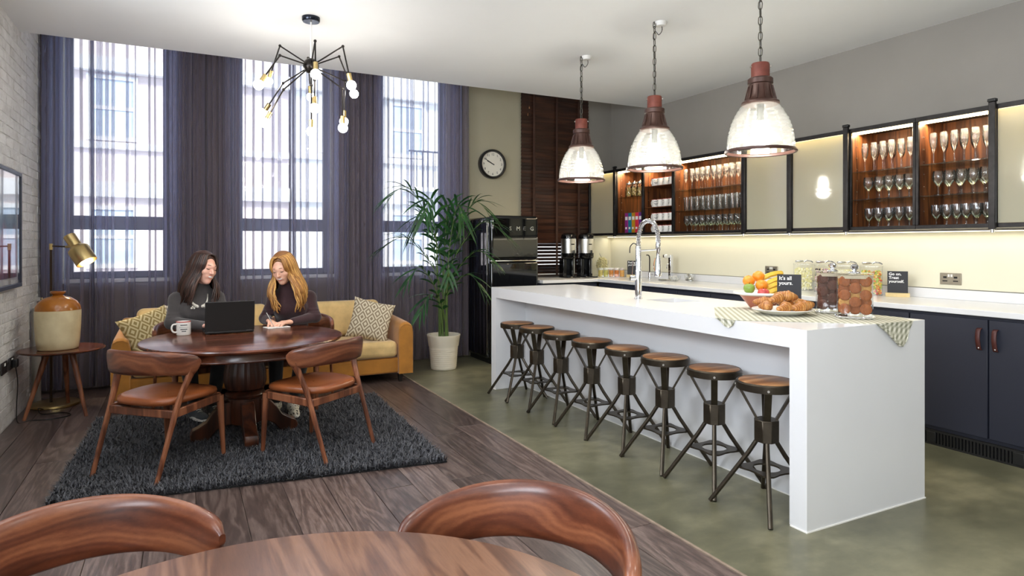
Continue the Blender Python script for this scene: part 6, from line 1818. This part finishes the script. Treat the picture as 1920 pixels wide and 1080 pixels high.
    # ---------------- hair: scalp cap plus locks
    H = SDF((HC_.x - 0.2, HC_.y - 0.17, P['hair_len'] - 0.04), (HC_.x + 0.2, HC_.y + 0.25, HC_.z + 0.16), 0.005)
    H.ell(h(0, 0.024, 0.036), np.array((0.081, 0.096, 0.089)) * k, hM, 0.01); H.ell(h(0, 0.060, -0.045), np.array((0.068, 0.055, 0.09)) * k, hM, 0.03)
    H.ell(h(P['part'] * 0.3, -0.088, 0.004), np.array((0.058, 0.062, 0.078)) * k, hM, 0.010, True)
    H.cap(h(0, 0.062, -0.05), (N.x, N.y + 0.085, P['hair_len'] + 0.06), 0.075 * k, 0.085, 0.03, sq=((0, 1, 0), 0.45))
    H.ell(h(0, -0.10, -0.06), np.array((0.075, 0.075, 0.085)) * k, hM, 0.010, True)
    hr = link('hair', H.mesh('hair'), P['hair'], root)
    rnd = random.Random(P['seed']); lk = MB()
    for i in range(P['locks']):
        a = (i + 0.5) / P['locks'] * 2 - 1                                     # -1..1 round the head, 0 = nape
        ang = a * R(146); s = 1 if a > 0 else -1
        sx, cy = math.sin(ang), math.cos(ang); lay = rnd.uniform(0.0, 1.0); jit = rnd.uniform(-1, 1)
        fr = max(0.0, (abs(a) - 0.62) / 0.38)                                  # locks that frame the face
        r1 = 1.0 + 0.05 * lay
        p0 = h(P['part'] + s * 0.004, -0.062 + 0.10 * (1 - abs(a)), 0.104 - 0.006 * (1 - abs(a)))
        p1 = h(P['part'] * 0.4 + sx * 0.058 * r1, 0.012 + cy * 0.066 * r1 - fr * 0.012, 0.090)
        p2 = h(sx * 0.082 * r1 + s * 0.004 * fr, 0.018 + cy * 0.094 * r1 - fr * 0.008, 0.030)
        p3 = h(sx * 0.088 * r1, 0.022 + cy * 0.094 * r1 + fr * 0.004, -0.045)
        base = Vector(p3)
        end_z = P['hair_len'] + rnd.uniform(-0.03, 0.03) + 0.03 * (1 - abs(a))
        lead = Vector((N.x, N.y, 0))
        tgt = Vector((N.x + sx * (0.105 + 0.030 * lay) + 0.012 * jit, N.y + 0.02 + cy * 0.115 - 0.075 * fr, end_z))
        mid = base.lerp(tgt, 0.5); mid.z = (base.z + end_z) / 2
        mid += Vector((sx * P['puff'], cy * P['puff'] * 0.6 - fr * 0.012, 0))
        pts = spline([p0, p1, p2, p3, mid, tgt], 7)
        wv = P['wave']; ph = rnd.random() * 6; n_ = len(pts)
        q = []
        for m_, p in enumerate(pts):
            t = max(0, m_ / n_ - 0.5) * 2
            q.append(p + Vector((math.cos(ang) * math.sin(ph + t * 13), math.sin(ang) * math.sin(ph + t * 13) * 0.6, 0)) * wv * t)
        rr = 0.0088 * P['lockw']
        lk.tube(q, [rr * (0.35 + 0.65 * min(1, m_ / 6)) * (1.0 if m_ < n_ * 0.7 else max(0.18, 1 - (m_ / n_ - 0.7) / 0.3 * 0.8)) for m_ in range(n_)], 6)
    lk.obj('locks', P['hair'], hr, smooth=True, angle=180)
    return root, h

M_teeth = plain('teeth', (236, 232, 224), 0.3, var=0.0)
M_browd = plain('dark_brow', (52, 34, 26), 0.7); M_lash = plain('dark_lashes', (26, 18, 16), 0.7); M_browb = plain('fair_brow', (122, 86, 50), 0.7)
M_lip1 = plain('pink_lip', (200, 122, 112), 0.4); M_lip2 = plain('rose_lip', (196, 112, 104), 0.4)
M_shoe1 = knit('grey_knit_shoe', (66, 72, 76), 200); M_sole = plain('white_sole', (222, 220, 214), 0.5)
def shoe_pat():
    t = NT('cream_patterned_canvas')
    f = t.math('GREATER_THAN', t.noise(t.coords('Object'), 70, 2), 0.57)
    return t.done(t.bsdf(t.mix(f, lin((224, 218, 202)), lin((70, 66, 56))), 0.8, 0))
W1, h1 = person((0.105, 5.44, 0), R(6), 'dark-haired person in grey sweater and silver necklace smiling behind the laptop', dict(
    neck=(0.01, -0.035, 0.980), head=(0.040, -0.070, 1.143), chest=(0.0, -0.025, 0.84), belly=(0, 0.02, 0.64), yaw=32, pitch=8, roll=10, hs=1.05, part=-0.012, collar=0.28, sleeve=1.06, cuff=0.012,
    arms=[dict(pts=((-0.134, -0.005, 0.905), (-0.178, -0.095, 0.745), (-0.005, -0.290, 0.735)), dir=(0.70, -0.62, -0.05), up=(0, 0, 1), thumb=-1, curl=0.35),
          dict(pts=((0.138, -0.005, 0.905), (0.195, -0.12, 0.747), (0.225, -0.300, 0.735)), dir=(-0.15, -0.95, -0.05), up=(0, 0, 1), thumb=1, curl=0.35)],
    legs=[((-0.085, 0.0, 0.50), (-0.10, -0.36, 0.50), (-0.03, -0.13, 0.11)), ((0.085, 0.0, 0.50), (0.11, -0.36, 0.50), (0.10, -0.08, 0.11))],
    shoes=[((-0.03, -0.13, 0.10), (0.35, -0.95)), ((0.10, -0.08, 0.10), (0.15, -1))],
    skin=skin_mat('skin_light', (226, 172, 150)), top=knit('charcoal_wool', (62, 57, 56)), pants=knit('black_jeans', (24, 25, 30), 260), shoe=M_shoe1, sole=M_sole, lace=M_white, brow=M_browd, lash=M_lash, lip=M_lip1,
    hair=hair_mat('dark_brown_hair', (30, 18, 14), (54, 33, 25), (86, 54, 40)), seed=11, locks=300, hair_len=0.90, puff=0.020, wave=0.004, lockw=0.955))
W2, h2 = person((0.795, 5.44, 0), R(-10), 'blond person in burgundy turtleneck smiling and writing on a notepad', dict(
    neck=(-0.020, -0.055, 0.960), head=(-0.062, -0.110, 1.133), chest=(-0.005, -0.035, 0.83), belly=(0, 0.02, 0.64), yaw=-26, pitch=20, roll=-6, hs=1.05, part=0.010, collar=0.42, sleeve=0.98, cuff=0.0,
    arms=[dict(pts=((-0.130, -0.015, 0.890), (-0.198, -0.06, 0.735), (-0.160, -0.185, 0.728)), dir=(0.35, -0.90, -0.12), up=(0.3, 0.1, 0.95), thumb=-1, curl=0.62),
          dict(pts=((0.136, -0.015, 0.890), (0.182, -0.100, 0.738), (0.015, -0.235, 0.722)), dir=(-0.90, -0.42, -0.05), up=(0, 0, 1), thumb=1, curl=0.34)],
    legs=[((-0.085, 0.0, 0.50), (-0.10, -0.38, 0.50), (-0.11, -0.24, 0.11)), ((0.085, 0.0, 0.50), (0.09, -0.38, 0.50), (0.02, -0.30, 0.11))],
    shoes=[((-0.11, -0.24, 0.10), (-0.15, -1)), ((0.02, -0.30, 0.10), (0.1, -1))],
    skin=skin_mat('skin_fair', (230, 178, 152)), top=knit('burgundy_knit', (46, 16, 22)), pants=knit('black_trousers', (20, 20, 23), 260), shoe=shoe_pat(), sole=M_sole, lace=M_white, brow=M_browb, lash=M_lash, lip=M_lip2,
    hair=hair_mat('golden_blond_hair', (118, 74, 32), (178, 124, 62), (222, 176, 104)), seed=5, locks=320, hair_len=0.815, puff=0.034, wave=0.016, lockw=0.95))
# necklace of the first person
nk = MB()
for s in (-1, 1):
    pts = spline([(s * 0.060, -0.035, 1.00), (s * 0.062, -0.100, 0.945), (s * 0.048, -0.155, 0.890), (s * 0.016, -0.178, 0.862)], 8)
    for i, p in enumerate(pts): nk.ball(p, 0.004 + 0.007 * (i / len(pts)) ** 2 * (1 + 0.4 * (i % 2)), 7, 5)
    for q in range(4): nk.ball((s * (0.030 + 0.008 * q), -0.172 + 0.004 * q, 0.862 - 0.012 * (q % 2)), 0.0085, 7, 5)
nk.obj('necklace', plain('silver_beads', (226, 220, 206), 0.2, 0.5, var=0.2, vscale=60), W1, smooth=True)
# pen held by the second person
pen = thing('pen', 'slim silver pen held by the blond person', 'pen', (0.63, 5.20, TZ))
pen.matrix_world = W2.matrix_world.copy() if False else Matrix.Translation((0.795, 5.44, 0)) @ Matrix.Rotation(R(-10), 4, 'Z')
MB().tube([(-0.118, -0.300, TZ + 0.006), (-0.160, -0.245, 0.765), (-0.190, -0.210, 0.815)], [0.0012, 0.0042, 0.0042], 8).obj('barrel', M_chrome, pen, smooth=True)
MB().tube([(-0.178, -0.226, 0.795), (-0.190, -0.210, 0.815)], 0.0048, 8).obj('cap', M_gun, pen, smooth=True)
